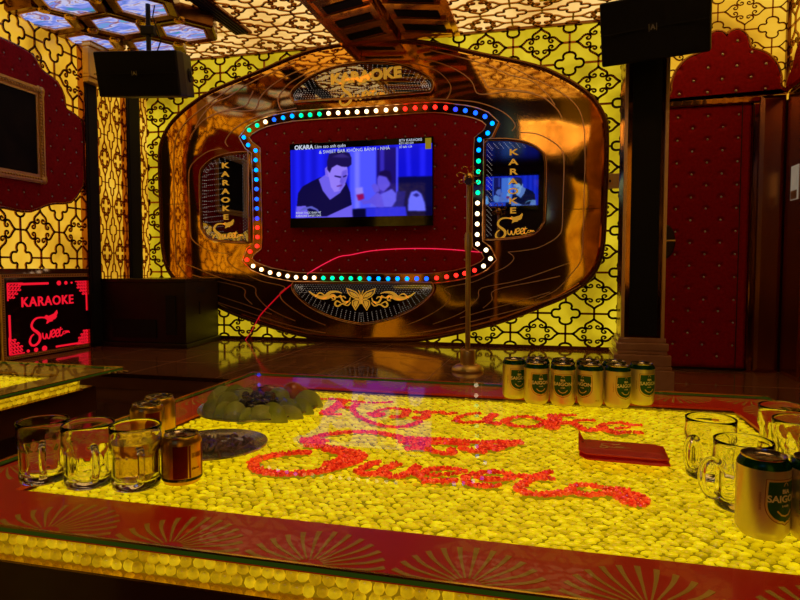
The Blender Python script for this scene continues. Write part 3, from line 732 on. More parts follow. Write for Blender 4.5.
def butterfly(m):
    k = .00212; cz = .50; mb = MB()
    for s in (1, -1): 
        T = lambda p: (XC+s*(397-p[0])*k, cz-(p[1]-140)*k)
        mb.ribbon([T(p) for p in wing], 5*k, m, .035, .045, closed=True); mb.ribbon([T(p) for p in wing2], 5*k, m, .035, .045, closed=True)
        mb.prism([T(p) for p in [(384,131),(374,116),(362,108),(342,100),(333,99),(346,118),(364,127)]], m, .035, .045)
        mb.prism([T(p) for p in [(382,148),(368,146),(358,154),(358,166),(366,184),(376,168)]], m, .035, .045)
        mb.ribbon([T((394, 124)), T((390, 104)), T((383, 92))], 3*k, m, .035, .045)
        for pts, ws in flow:
            if isinstance(ws, int): ws = [3]+[ws]*(len(pts)-2)+[3]
            pp = smooth2([(*T(p), w*k) for p, w in zip(pts, ws)], 5); mb.ribbon([(p[0], p[1]) for p in pp], 0, m, .035, .045, ws=[p[2] for p in pp])
    mb.ribbon([(XC, cz+.05), (XC, cz-.05)], 8*k, m, .035, .05); return mb
sign('butterfly_sign', bot_o, 'pointed half-oval mirror sign below the light frame with a gold butterfly ornament', [('butterfly_ornament', butterfly)], arcdots(bot_o, 5, 0, .03))
def side_outline(s):
    """s=+1 right sign, -1 left"""
    pts = [(1.36, 2.19), (1.60, 2.18), (1.80, 2.135), (1.93, 2.05), (1.985, 1.93), (1.985, 1.40), (1.965, 1.30), (1.90, 1.22), (1.80, 1.18), (1.60, 1.155), (1.36, 1.15)]
    body = smooth2(pts, 3)
    return [(XC+s*x, z) for x, z in body]
def side_parts(s):
    x = XC+s*1.66
    def col(m):
        return merge(*[text_geo(ch, .085, m, .035, .045, (x, 2.045-i*.1), bold=.0015, sx=1.65) for i, ch in enumerate('KARAOKE')])
    return [('lettering', col), ('logo', lambda m: logo(m, x+.02, 1.285, .40, .035, .045))]
sL = side_outline(-1); sR = side_outline(1)
dl = [(XC-1.985+.05+.026*i, 1.2+.062*j+.002*i) for i in range(10) for j in range(16)] + arcdots(sL, 3, 0, .035)
sign('karaoke_sign', sL, 'dark mirror sign left of the light frame, KARAOKE spelled downwards over a script logo', side_parts(-1), dl)
dr = [(x+.012*k, z-.014*k) for k in range(5) for x, z in [(XC+1.39, 1.2+.052*j) for j in range(19)] + [(XC+1.40+.055*j, 2.15) for j in range(10)]]
sign('karaoke_sign', sR, 'dark mirror sign right of the light frame with a video reflected behind KARAOKE', side_parts(1), dr)
# ---------------- projected laser light, built as thin glowing tubes
lz = [(219*1.0+22, 342), (262, 321), (270, 304), (284, 290)]
P1 = [onY(x, y, 6.40) for x, y in ((245,340),(250,333),(256,322),(260,315),(270,304),(284,290),(300,278))]
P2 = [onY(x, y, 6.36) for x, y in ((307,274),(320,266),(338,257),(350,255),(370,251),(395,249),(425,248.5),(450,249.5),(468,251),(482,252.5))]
tag(MB().tube([(x, 6.408, z) for x, z in smooth2(P1, 3)], .0045, 5).build('laser_line', emitter('laser_red', (1, .01, .03), .5)), 'thin red laser light line crossing the gold panel at lower left', 'laser line')
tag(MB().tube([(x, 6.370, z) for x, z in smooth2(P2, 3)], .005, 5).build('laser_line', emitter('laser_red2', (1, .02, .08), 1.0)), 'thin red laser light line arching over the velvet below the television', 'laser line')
# ---------------- wall switches
sw = empty('switch_plate', (.625, 6.488, 1.73), label='gold wall switch plate on the lit lattice beside the right pillar', cat='switch')
MB().box((-.10, -.02, -.075), (.10, 0, .075)).build('plate', brass, sw, bevel=.004)
for x in (-.05, .05): MB().box((x-.03, -.026, -.04), (x+.03, -.02, .04)).build('socket', gold_orn, sw)
MB().box((-.06, -.028, -.012), (-.04, -.026, .012)).build('socket_slot', black, sw)

# ================================================================== LEFT SIDE OF THE ROOM
# black column speakers standing against the left wall
def left_column(y0, y1, lab):
    c = empty('column_speaker', (XL, y0, 0), label=lab, cat='column speaker', group=None)
    d = y1-y0
    MB().box((.002, 0, 0), (.085, d, HZ-.04)).build('housing', black, c, bevel=.004)
    MB().box((.085, .02, .05), (.092, d-.02, HZ-.06)).build('grille', grille_m, c)
    for y in (-.018, d): MB().box((.002, y, 0), (.075, y+.018, HZ-.04)).build('edge_trim', bronze, c)
left_column(5.40, 5.56, 'tall black column speaker on the left wall next to the tufted panel')
left_column(6.04, 6.25, 'tall black column speaker in the left corner of the stage')
# ornate cap above first column
cp = empty('column_capital', (XL, 5.38, 2.78), label='gold carved capital block on top of the left black column', cat='capital')
mb = MB()
for i, (o_, z0, z1) in enumerate(((.13, 0, .05), (.16, .05, .08), (.14, .08, .36), (.18, .36, .40), (.20, .40, .56))): mb.box((.10, -.02-o_*.1, z0), (.10+o_*.6, .22+o_*.1, z1))
mb.build('block', gold_orn, cp, bevel=.008)
# tufted cloud panel
lp = [(4.449,2.90),(4.594,2.895),(4.769,2.872),(4.857,2.779),(4.926,2.744),(5.071,2.70),(5.155,2.58),(5.17,2.469),(5.241,2.448),(5.335,2.413),(5.385,2.33),(5.385,1.80),(5.333,1.666),(5.207,1.53),(5.012,1.498),(4.889,1.465),(4.711,1.391),(4.546,1.385),(4.40,1.40)]
lp = lp + [(4.40-(y-4.40), z) for y, z in reversed(lp[:-1]) if y > 4.42]
lp = [(y, z) for y, z in smooth2(lp, 2, closed=True)]
cl = empty('velvet_panel', (XL, 4.4, 2.1), label='dark red scalloped velvet panel on the left wall around the gold frame', cat='wall panel')
ml = lambda a, b, d: (d, a-4.4, b-2.1)
vface('upholstery', lp, .082, .122, 5.03, 2.165, cl, ml, .002, .06, 4.4, 2.1, 1)
MB().tube([ml(y, z, .035) for y, z in lp], .018, 6, closed=True).build('piping', bronze, cl, smooth=True)
PF = (3.95, 4.855, 1.665, 2.565)
buttons(lp, .082, .122, 5.03, 2.165, cl, lambda a, b: ml(a, b, .06), skip=lambda y, z: y < 4.0 or (PF[0] < y < PF[1] and PF[2] < z < PF[3]), r=.0085)
pf = empty('picture_frame', (XL+.061, 4.4, 2.115), label='gold carved frame with a dark picture hung on the scalloped red panel', cat='picture frame')
mp_ = lambda a, b, d: (d, a, b)
W2, H2 = .45, .455
fr = MB()
for r0, r1, d in ((0, .012, .03), (.012, .03, .045), (.03, .055, .035), (.055, .082, .022)):
    o = [(-W2+r0, -H2+r0), (W2-r0, -H2+r0), (W2-r0, H2-r0), (-W2+r0, H2-r0)]; q = [(-W2+r1, -H2+r1), (W2-r1, -H2+r1), (W2-r1, H2-r1), (-W2+r1, H2-r1)]
    vs = [mp_(*p, d) for p in o] + [mp_(*p, d) for p in q] + [mp_(*p, 0.0) for p in o] + [mp_(*p, 0.0) for p in q]
    fr.add(vs, [(i, (i+1) % 4, (i+1) % 4+4, i+4) for i in range(4)] + [(i+8, (i+1) % 4+8, (i+1) % 4, i) for i in range(4)] + [(i+4, (i+1) % 4+4, (i+1) % 4+12, i+12) for i in range(4)])
fr.build('frame', gold_orn, pf)
cv = MB()
for t in np.arange(-.42, .43, .03):
    for s in (-1, 1):
        cv.ball(mp_(t, s*(H2-.042), .038), .011, (.8, 1.2, .9), 8, 5); cv.ball(mp_(s*(W2-.042), t, .038), .011, (.8, .9, 1.2), 8, 5)
for a in (-1, 1):
    for b in (-1, 1):
        cv.ball(mp_(a*(W2-.03), b*(H2-.03), .035), .038, (.5, 1, 1), 10, 6); cv.ball(mp_(a*(W2-.01), b*(H2-.06), .03), .022, (.5, 1, 1), 8, 5); cv.ball(mp_(a*(W2-.06), b*(H2-.01), .03), .022, (.5, 1, 1), 8, 5)
cv.build('carving', gold_orn, pf, smooth=True)
MB().prism([(-W2+.08, -H2+.08), (W2-.08, -H2+.08), (W2-.08, H2-.08), (-W2+.08, H2-.08)], mp_, 0, .012).build('picture', principled('dark_picture', (.010, .007, .004), .6, noise=(4, (.02, .014, .007)), spec=.15), pf)

# KARAOKE floor cabinet with lit red sign
kc = empty('lit_sign', (XL, 4.935, 0), label='floor-level sign on the left wall with glowing red KARAOKE lettering in a carved frame', cat='sign')
MB().box((.002, -.60, 0), (.03, .55, .795)).build('body', bronze_dark, kc)
MB().box((.002, -.62, .795), (.075, .565, .845)).build('top_slab', principled('cabinet_top', (.16, .05, .02), .06, .3, coat=1.), kc, bevel=.003)
# front faces +X
mk = lambda a, b, d: (.03+d, a, b)
def rect(y0, y1, z0, z1): return [(y0, z0), (y1, z0), (y1, z1), (y0, z1)]
fw = MB()
o = rect(-.59, .54, .01, .795); q = rect(-.555, .505, .045, .76)
vs = [mk(*p, .03) for p in o] + [mk(*p, .03) for p in q] + [mk(*p, 0) for p in o] + [mk(*p, .0) for p in q]
fw.add(vs, [(i, (i+1) % 4, (i+1) % 4+4, i+4) for i in range(4)] + [(i+8, (i+1) % 4+8, (i+1) % 4, i) for i in range(4)] + [(i+4, (i+1) % 4+4, (i+1) % 4+12, i+12) for i in range(4)])
ff = fw.build('frame', gold_orn, kc)
bd = MB()
for t in np.arange(-.575, .53, .022):
    for z in (.027, .778): bd.ball(mk(t, z, .031), .0075, (1, 1, 1), 6, 4)
for z in np.arange(.03, .79, .022):
    for y in (-.573, .523): bd.ball(mk(y, z, .031), .0075, (1, 1, 1), 6, 4)
bd.build('beading', gold, ff, smooth=True)
MB().prism(rect(-.555, .505, .045, .76), mk, 0, .012).build('sign_panel', principled('dark_acrylic', (.055, .012, .008), .08, .5, coat=.5), kc)
def mir(pts): return pts
ky = lambda y: y
def ktxt(m):
    # written from left (small Y) to right (large Y)
    return text_geo('KARAOKE', .128, m, .012, .018, (-.055, .525), spacing=1.10, bold=.002, sx=1.02)
ktxt(mk).build('lettering', red_led, kc)
logo(mk, -.05, .265, .49, .012, .018, .85).build('logo', red_led, kc)
y0, y1, z0, z1 = -.50, .445, .065, .70
MB().ribbon([(y0+.10, z1), (-.05, z1)], .022, mk, .012, .018).build('border_line', red_led, kc); MB().ribbon([(y1, z1-.12), (y1, .40)], .018, mk, .012, .018).build('border_line', red_led, kc)
MB().ribbon([(y1-.10, z0), (.02, z0)], .018, mk, .012, .018).build('border_line', red_led, kc); MB().ribbon([(y0, z0+.12), (y0, .42)], .018, mk, .012, .018).build('border_line', red_led, kc)
for nm, (cy, cz), sy in (('corner_scroll', (y0, z1), 1), ('corner_scroll', (y1, z1), -1), ('corner_scroll', (y0, z0), 1), ('corner_scroll', (y1, z0), -1)):
    sz = -1 if cz > .3 else 1; c = MB()
    for k in range(4):
        for l in range(4):
            if k+l > 4: continue
            a = [(cy+sy*(.0+.034*k+.014+.012*math.cos(t)), cz+sz*(.034*l+.014+.012*math.sin(t))) for t in np.linspace(0, 5.2, 9)]
            c.ribbon(a, .009, mk, .012, .018)
    c.ribbon([(cy-sy*.01, cz-sz*.01), (cy+sy*.15, cz-sz*.01)], .010, mk, .012, .018); c.ribbon([(cy-sy*.01, cz-sz*.01), (cy-sy*.01, cz+sz*.15)], .010, mk, .012, .018)
    c.build(nm, red_led, kc)
for y, z, r in ((.08, .70, .024), (.17, .70, .018), (.245, .70, .010), (-.12, .065, .028), (-.22, .065, .021), (-.31, .065, .015)):
    MB().prism([(y+r*math.cos(t), z+r*math.sin(t)) for t in np.linspace(0, 2*PI, 17)[:-1]], mk, .012, .018).build('border_dot', red_led, kc)

# big subwoofer on the stage
sb = empty('subwoofer', (-4.25, 5.53, 0), label='big black subwoofer cabinet standing on the stage at the left', cat='speaker')
sp = lambda a, b, d: (a, b, d)
MB().prism([(-.50, .03), (.535, .03), (.41, .88), (-.50, .88)], XYZ, .05, .70).build('cabinet', black_wood, sb, bevel=.006)
MB().prism([(-.53, 0), (.56, 0), (.43, .90), (-.53, .90)], XYZ, 0, .05).build('plinth', black_wood, sb, bevel=.01)
MB().prism([(-.52, .01), (.55, .01), (.42, .90), (-.52, .90)], XYZ, .70, .735).build('top_board', principled('black_board', (.03, .02, .012), .25), sb, bevel=.004)
MB().box((-.36, .015, .10), (.18, .03, .30)).build('port', grille_m, sb)
MB().box((.30, .018, .14), (.42, .03, .56)).build('port', grille_m, sb, bevel=.005)
MB().box((.10, .022, .12), (.125, .03, .145)).build('badge', brass, sb)
MB().box((.47, .30, .58), (.498, .46, .64)).build('handle_recess', black, sb); MB().box((.47, .36, .34), (.492, .39, .48)).build('handle_recess', black, sb)

# ================================================================== HANGING LOUDSPEAKERS
def hanging_speaker(loc, rz, tilt, w, h, dp, lab, bracket_top, side_mat):
    t = empty('loudspeaker', loc, rz, label=lab, cat='speaker'); 
    bw = w*.80
    plan = [(-w/2, 0), (w/2, 0), (w/2, dp*.28), (bw/2, dp), (-bw/2, dp), (-w/2, dp*.28)]
    MB().prism(plan, XYZ, -h/2, h/2).build('cabinet', black, t, bevel=.012)
    gr = MB(); n = 10; vs = []
    for k in range(n+1):
        x = (-.5+k/n)*w*.97; bul = -.012-.035*(1-(2*k/n-1)**2)
        for z in (-h*.47, h*.47): vs.append((x, bul, z))
        
    fs = [(2*k, 2*k+2, 2*k+3, 2*k+1) for k in range(n)]
    o = len(vs); vs += [(x, -.001, z) for x, y, z in list(vs)]
    fs += [(0, 1, o+1, o), (2*n, o+2*n, o+2*n+1, 2*n+1)] + [(2*k, o+2*k, o+2*k+2, 2*k+2) for k in range(n)] + [(2*k+1, 2*k+3, o+2*k+3, o+2*k+1) for k in range(n)]
    gr.add(vs, fs).build('grille', grille_m, t)
    MB().box((-w*.485, -.053, -.003), (w*.485, -.044, .003)).build('grille_seam', black, t)
    bg = MB(); bg.box((-.022, -.052, -.022), (.022, -.049, .022)); b = bg.build('badge', black, t)
    merge(text_geo('A', .036, lambda x, z, d: (x, -.052-d, z), 0, .002, (0, 0), bold=.0015), *[MB().box((s*.02-.0015, -.054, -.02), (s*.02+.0015, -.052, .02)) for s in (-1, 1)]).build('emblem', crystal, b)
    mb = MB()
    for k in range(1):
        c = Vector((w/2-(w-bw)/4, dp*.64, 0)); nrm = Vector((dp*.72, (w-bw)/2, 0)).normalized()
        R = nrm.to_track_quat('Z', 'Y').to_matrix()
        pts = [(.0, .004), (.035, .004), (.045, .012), (.055, .012), (.06, .0)]
        o_ = len(mb.v); mb.lathe(pts, (0, 0, 0), 16)
        for i in range(o_, len(mb.v)): mb.v[i] = tuple(R @ Vector(mb.v[i]) + c)
    mb.build('pole_cup', grille_m, t, smooth='auto')
    for ch in t.children: ch.rotation_euler = (tilt, 0, 0)
    zt = bracket_top
    MB().tube([(0, dp*.45, h/2), (0, dp*.45, h/2+zt)], .022, 8).build('bracket_pole', black, t)
    MB().box((-.07, dp*.45-.05, h/2), (.07, dp*.45+.05, h/2+.03)).build('bracket_plate', black, t)
    MB().box((-.06, dp*.45-.03, h/2+zt*.45), (.06, dp*.45+.03, h/2+zt*.45+.08)).build('bracket_joint', black, t, bevel=.008)
    MB().tube([(.03, dp*.5, h/2), (.09, dp*.55, h/2+zt*.4), (.03, dp*.5, h/2+zt*.8), (.05, dp*.5, h/2+zt)], .006, 5).build('cable', black, t)
    return t
hanging_speaker((-3.43, 4.50, 2.50), math.radians(11), math.radians(14), .72, .365, .50, 'black loudspeaker hung from the ceiling at the left of the stage', .49, black)
hanging_speaker((.560, 3.78, 2.235), math.radians(-14), math.radians(20), .59, .355, .44, 'black loudspeaker hung in front of the right pillar top', .96, black)

# ================================================================== RIGHT SIDE
pl = empty('pillar', (.60, 4.40, 0), label='bronze mirrored pillar with a black speaker strip right of the stage', cat='pillar')
MB().box((-.135, -.135, .385), (.135, .135, HZ)).build('shaft', bronze, pl)
MB().box((-.085, -.150, .40), (.090, -.135, HZ-.05)).build('speaker_strip', grille_m, pl)
for x in (-.135, .115): MB().box((x, -.152, .385), (x+.020, -.132, HZ)).build('corner_bead', copper_line, pl)
marble = principled('plinth_marble', (.60, .27, .12), .2, noise=(6, (.75, .38, .18)), coat=.4)
b = MB()
for z0, z1, e in ((.352, .385, .015), (.30, .352, .03), (.275, .30, .022), (.20, .275, .045), (.175, .20, .05), (.0, .175, .062)): b.box((-.135-e, -.135-e, z0), (.135+e, .135+e, z1))
b.build('plinth', marble, pl, bevel=.008)

# door with tufted leather
DX0, DX1, DY = .875, 1.555, 5.44
dr_ = empty('door_1', (1.2, DY, 0)); dr_['kind'] = 'structure'
md = lambda a, b, d: (a-1.2, -d, b)
dpoly = [(DX0, .025), (DX1, .025), (DX1, 2.165), (DX0, 2.165)]
bx, bz = onY(707.5, 139.5, 5.42)
bx1, bz1 = onY(681, 285.8, 5.42)
hzD = .0935; bxh, bzh = onY(698.3, 228.3-3.5, 5.42)
vface('upholstery', dpoly, .1135, hzD, bx, bz, dr_, md, -.03, .02, 1.2, 0, 0)
buttons(offset(dpoly, .02), .1135, hzD, bx, bz, dr_, lambda a, b: md(a, b, .021), r=.009)
MB().box((DX1-1.2-.075, -.024, .03), (DX1-1.2-.069, -.019, 2.16)).build('seam', black, dr_)
h_ = MB().lathe([(0, 0), (.085, 0), (.095, .008), (.085, .016), (0, .016)], (0, 0, 0), 20).build('door_handle', principled('handle_plate', (.035, .004, .004), .3), dr_, loc=md(.93, 1.07, .02), rot=(PI/2, 0, 0), smooth='auto')
h_.scale = (.8, 1.5, 1)
MB().tube([md(.88, 1.075, .06), md(1.0, 1.075, .06)], .009, 8).build('handle_bar', brass, dr_)
bronze_soft = principled('bronze_mirror_soft', (.45, .17, .045), .22, 1.0)
# mirrored surround
ds = empty('door_surround', (1.2, 5.44, 0), label='bronze mirrored frame around the red tufted door', cat='door frame')
MB().box((DX0-1.2-.075, -.03, 0), (DX0-1.2-.004, .058, 2.17)).build('jamb', bronze, ds, bevel=.008)
MB().box((DX1-1.2+.004, -.03, 0), (DX1-1.2+.058, .058, 2.17)).build('jamb', bronze, ds, bevel=.012)
MB().box((DX0-1.2-.075, -.035, 2.17), (DX1-1.2+.058, .058, 2.225)).build('lintel', gold_mirror2, ds, bevel=.012)
for i in range(9): MB().prism([(DX0-1.2+.0+i*.075, 2.176), (DX0-1.2+.045+i*.075, 2.176), (DX0-1.2+.032+i*.075, 2.219), (DX0-1.2+.012+i*.075, 2.219)], lambda a, b, d: (a, -.035-d, b), 0, .006).build('lintel_facet', bronze, ds)
# crown over the door
cw = smooth2([(.80,2.235),(.90,2.255),(.945,2.29),(.95,2.37),(.985,2.47),(1.06,2.555),(1.17,2.60)], 4)+smooth2([(1.175,2.61),(1.20,2.70),(1.26,2.755),(1.325,2.745),(1.35,2.715)], 4)
cwr = [(1.35+ (1.35-x)*1.0, z) for x, z in reversed(cw)]
crown = cw + cwr[1:]
crown = [(min(x, 1.825), z) for x, z in crown if x <= 1.86]
cn = empty('door_crown', (1.35, 5.44, 2.45), label='dark red cloud-shaped tufted crest above the door', cat='wall crest')
mc = lambda a, b, d: (a-1.35, -d, b-2.45)
bxc, bzc = onY(722, 55.3, 5.42)
vface('upholstery', crown, .105, .098, bxc, bzc, cn, mc, -.055, .04, 1.35, 2.45, 0)
buttons(crown, .105, .098, bxc, bzc, cn, lambda a, b: mc(a, b, .041), r=.011)
MB().tube([mc(x, z, .02) for x, z in crown], .014, 6, closed=True).build('piping', bronze, cn, smooth=True)
# bevelled mirror pier right of the door
mp2 = empty('tall_mirror', (1.70, 5.44, 0), label='narrow bronze mirror between the red door and the right room corner', cat='mirror')
MB().bevel_prism([(1.617, .0), (1.80, .0), (1.80, 2.225), (1.617, 2.225)], lambda a, b, d: (a-1.70, -d, b), -.058, .02, .03, -.012).build('mirror_face', bronze_soft, mp2)
# right wall mirrors
for k, (y0, y1) in enumerate(((5.02, 5.42), (4.60, 5.0), (4.18, 4.58), (3.76, 4.16))):
    q = empty('wall_mirror', (XR, (y0+y1)/2, 0), label=['tall bronze mirror on the right wall, farthest one', 'tall bronze mirror on the right wall, second from the door', 'tall bronze mirror on the right wall, third from the door', 'tall bronze mirror on the right wall, nearest the viewer'][k], cat='mirror')
    MB().bevel_prism(rect(y0, y1, 0, 2.23), lambda a, b, d: (-d, a-(y0+y1)/2, b), .002, .03, .03, -.012).build('mirror_face', bronze_soft, q)
rc = empty('wall_crest', (XR, 4.95, 2.35), label='dark red scalloped crest on the right wall at the picture edge', cat='wall crest')
cr2 = smooth2([(5.40,2.235),(5.36,2.32),(5.26,2.40),(5.2,2.50),(5.05,2.58),(4.9,2.60),(4.7,2.55),(4.6,2.45),(4.45,2.36),(4.38,2.235)], 4)
MB().bevel_prism(cr2, lambda a, b, d: (-d, a-4.95, b-2.35), .002, .06, .02, -.015).build('upholstery', velvet('velvet_r', .11, .11, 0, 0, 1), rc)
MB().tube([(-.035, y-4.95, z-2.35) for y, z in cr2], .012, 6, closed=True).build('piping', bronze, rc, smooth=True)
nt_ = empty('mirror_glint', (XR-.0302, 5.20, 1.50), label='small white card on the mirrored wall at the right edge', cat='card')  # white reflection in the mirror, built as a small glowing piece
MB().box((-.006, -.07, -.13), (0, .07, .13)).build('card', principled('glint_white', (.75, .72, .62), .5, noise=(5, (.55, .55, .5)), emis=(.8, .75, .6), estr=.15), nt_)
MB().box((-.010, -.055, -.125), (-.006, .055, -.06)).build('dark_patch', principled('glint_dark', (.35, .2, .16), .5), nt_)

# microphone stand
ms = empty('microphone_stand', (-.655, 4.93, 0), label='gold microphone stand on the stage in front of the light frame', cat='microphone stand')
MB().lathe([(0, 0), (.130, 0), (.134, .012), (.125, .03), (.10, .048), (.066, .058), (0, .058)], (0, 0, 0), 40).build('base', brass, ms, smooth='auto')
MB().lathe([(0, .05), (.060, .05), (.063, .06), (.063, .165), (.058, .175), (0, .175)], (0, 0, 0), 32).build('base_collar', brass, ms, smooth='auto')
MB().lathe([(0, .17), (.021, .17), (.021, 1.02), (0, 1.02)], (0, 0, 0), 20).build('pole', brass, ms, smooth='auto')
MB().lathe([(0, .99), (.028, .99), (.030, 1.0), (.030, 1.12), (.024, 1.14), (0, 1.14)], (0, 0, 0), 20, mod=lambda a, z: 1+.03*math.cos(10*a)).build('clutch', brass, ms, smooth='auto')
MB().lathe([(0, 1.13), (.017, 1.13), (.017, 1.53), (0, 1.53)], (0, 0, 0), 20).build('upper_pole', brass, ms, smooth='auto')
MB().ball((0, 0, 1.575), .045, (1, 1, 1.1), 16, 10).build('head', gold, ms, smooth=True)
MB().lathe([(0, 0), (.028, 0), (.03, .01), (.03, .05), (0, .05)], (0, 0, 0), 16).build('microphone_clip', bronze_dark, ms, loc=(.01, -.035, 1.545), rot=(PI/2, 0, 0), smooth='auto')
for k in range(7):
    a = k*2*PI/7
    MB().tube(smooth2([(0, 0, 1.60), (.04*math.cos(a), .02, 1.60+.045*math.sin(a)), (.085*math.cos(a), .01, 1.60+.075*math.sin(a)), (.10*math.cos(a+.3), 0, 1.60+.085*math.sin(a+.3)), (.085*math.cos(a+.5), 0, 1.60+.07*math.sin(a+.5))], 3), .0045, 5).build('scroll_ornament', gold, ms, smooth=True)

# ================================================================== COFFEE TABLES
TZ = .51; TX0, TX1, TY0, TY1 = -.940, .565, .628, 1.770
FX0, FX1, FY0, FY1 = -.815, .445, .755, 1.632
tcx, tcy = (TX0+TX1)/2, (TY0+TY1)/2
tb = empty('coffee_table', (tcx, tcy, 0), label='long glass coffee table glowing yellow with red stone writing', cat='table')
T_ = lambda x, y, z: (x-tcx, y-tcy, z)
def tbox(mb, a, b): return mb.box(T_(*a), T_(*b))
tbox(MB(), (TX0, TY0, TZ-.008), (TX1, TY1, TZ)).build('glass_top', top_glass, tb)
eg = MB()
for a, b in (((TX0-.002, TY0-.002, TZ-.0085), (TX1+.002, TY0, TZ-.0022)), ((TX0-.002, TY1, TZ-.0085), (TX1+.002, TY1+.002, TZ-.0022)), ((TX0-.002, TY0, TZ-.0085), (TX0, TY1, TZ-.0022)), ((TX1, TY0, TZ-.0085), (TX1+.002, TY1, TZ-.0022))): tbox(eg, a, b)
eg.build('glass_edge', edge_green, tb)
eg = MB()
for a, b in (((TX0-.003, TY0-.003, TZ-.0022), (TX1+.003, TY0+.0005, TZ+.0003)), ((TX0-.003, TY1-.0005, TZ-.0022), (TX1+.003, TY1+.003, TZ+.0003)), ((TX0-.003, TY0, TZ-.0022), (TX0+.0005, TY1, TZ+.0003)), ((TX1-.0005, TY0, TZ-.0022), (TX1+.003, TY1, TZ+.0003))): tbox(eg, a, b)
eg.build('edge_bead', edge_gold, tb)
bd = MB()
o = [(TX0+.007, TY0+.007), (TX1-.007, TY0+.007), (TX1-.007, TY1-.007), (TX0+.007, TY1-.007)]; q = [(FX0, FY0), (FX1, FY0), (FX1, FY1), (FX0, FY1)]
vs = [T_(*p, TZ-.009) for p in o] + [T_(*p, TZ-.009) for p in q] + [T_(*p, TZ-.015) for p in o] + [T_(*p, TZ-.015) for p in q]
bd.add(vs, [(i, (i+1) % 4, (i+1) % 4+4, i+4) for i in range(4)] + [(i+8, (i+1) % 4+8, (i+1) % 4, i) for i in range(4)] + [(i+4, (i+1) % 4+4, (i+1) % 4+12, i+12) for i in range(4)] + [(i+12, (i+1) % 4+12, (i+1) % 4+8, i+8) for i in range(4)])
bd.build('red_border', border_m, tb)
# shell fans etched on the border
def fan_mb():
    mb = MB()
    for k in range(13):
        a = math.radians(-78 + 13*k); r1 = .094 - .004*abs(math.sin(a)); dx, dy = math.sin(a), math.cos(a); w0, w1 = .0009, .0036
        p0 = (dx*.018, dy*.018); p1 = (dx*r1, dy*r1); n_ = (dy, -dx); cv = .006*math.sin(a)
        pm = (dx*.065+n_[0]*cv, dy*.065+n_[1]*cv)
        pts = smooth2([(*p0, w0*2), (*pm, (w0+w1)), (*p1, w1*2)], 3)
        mb.ribbon([(p[0], p[1]) for p in pts], 0, XYZ, 0, .0007, ws=[p[2] for p in pts])
    return mb
fan0 = None
def fan(x, y, rz, s=1.):
    global fan0
    if fan0 is None: fan0 = fan_mb().build('shell_fan', fan_m, tb); f = fan0
    else: f = fan0.copy(); C.objects.link(f); f.parent = tb
    f.location = T_(x, y, TZ-.0089); f.rotation_euler = (0, 0, rz); f.scale = (s, s, 1)
for i in range(8): fan(-.645+.187*i, TY0+.010, 0)
for i in range(7): fan(-.60+.187*i, TY1-.010, PI)
for i in range(5): fan(TX0+.008, TY0+.22+.19*i, -PI/2); fan(TX1-.008, TY0+.22+.19*i, PI/2)
# lit bed
tbox(MB(), (FX0, FY0, TZ-.024), (FX1, FY1, TZ-.0205)).build('light_bed', bed_m, tb)
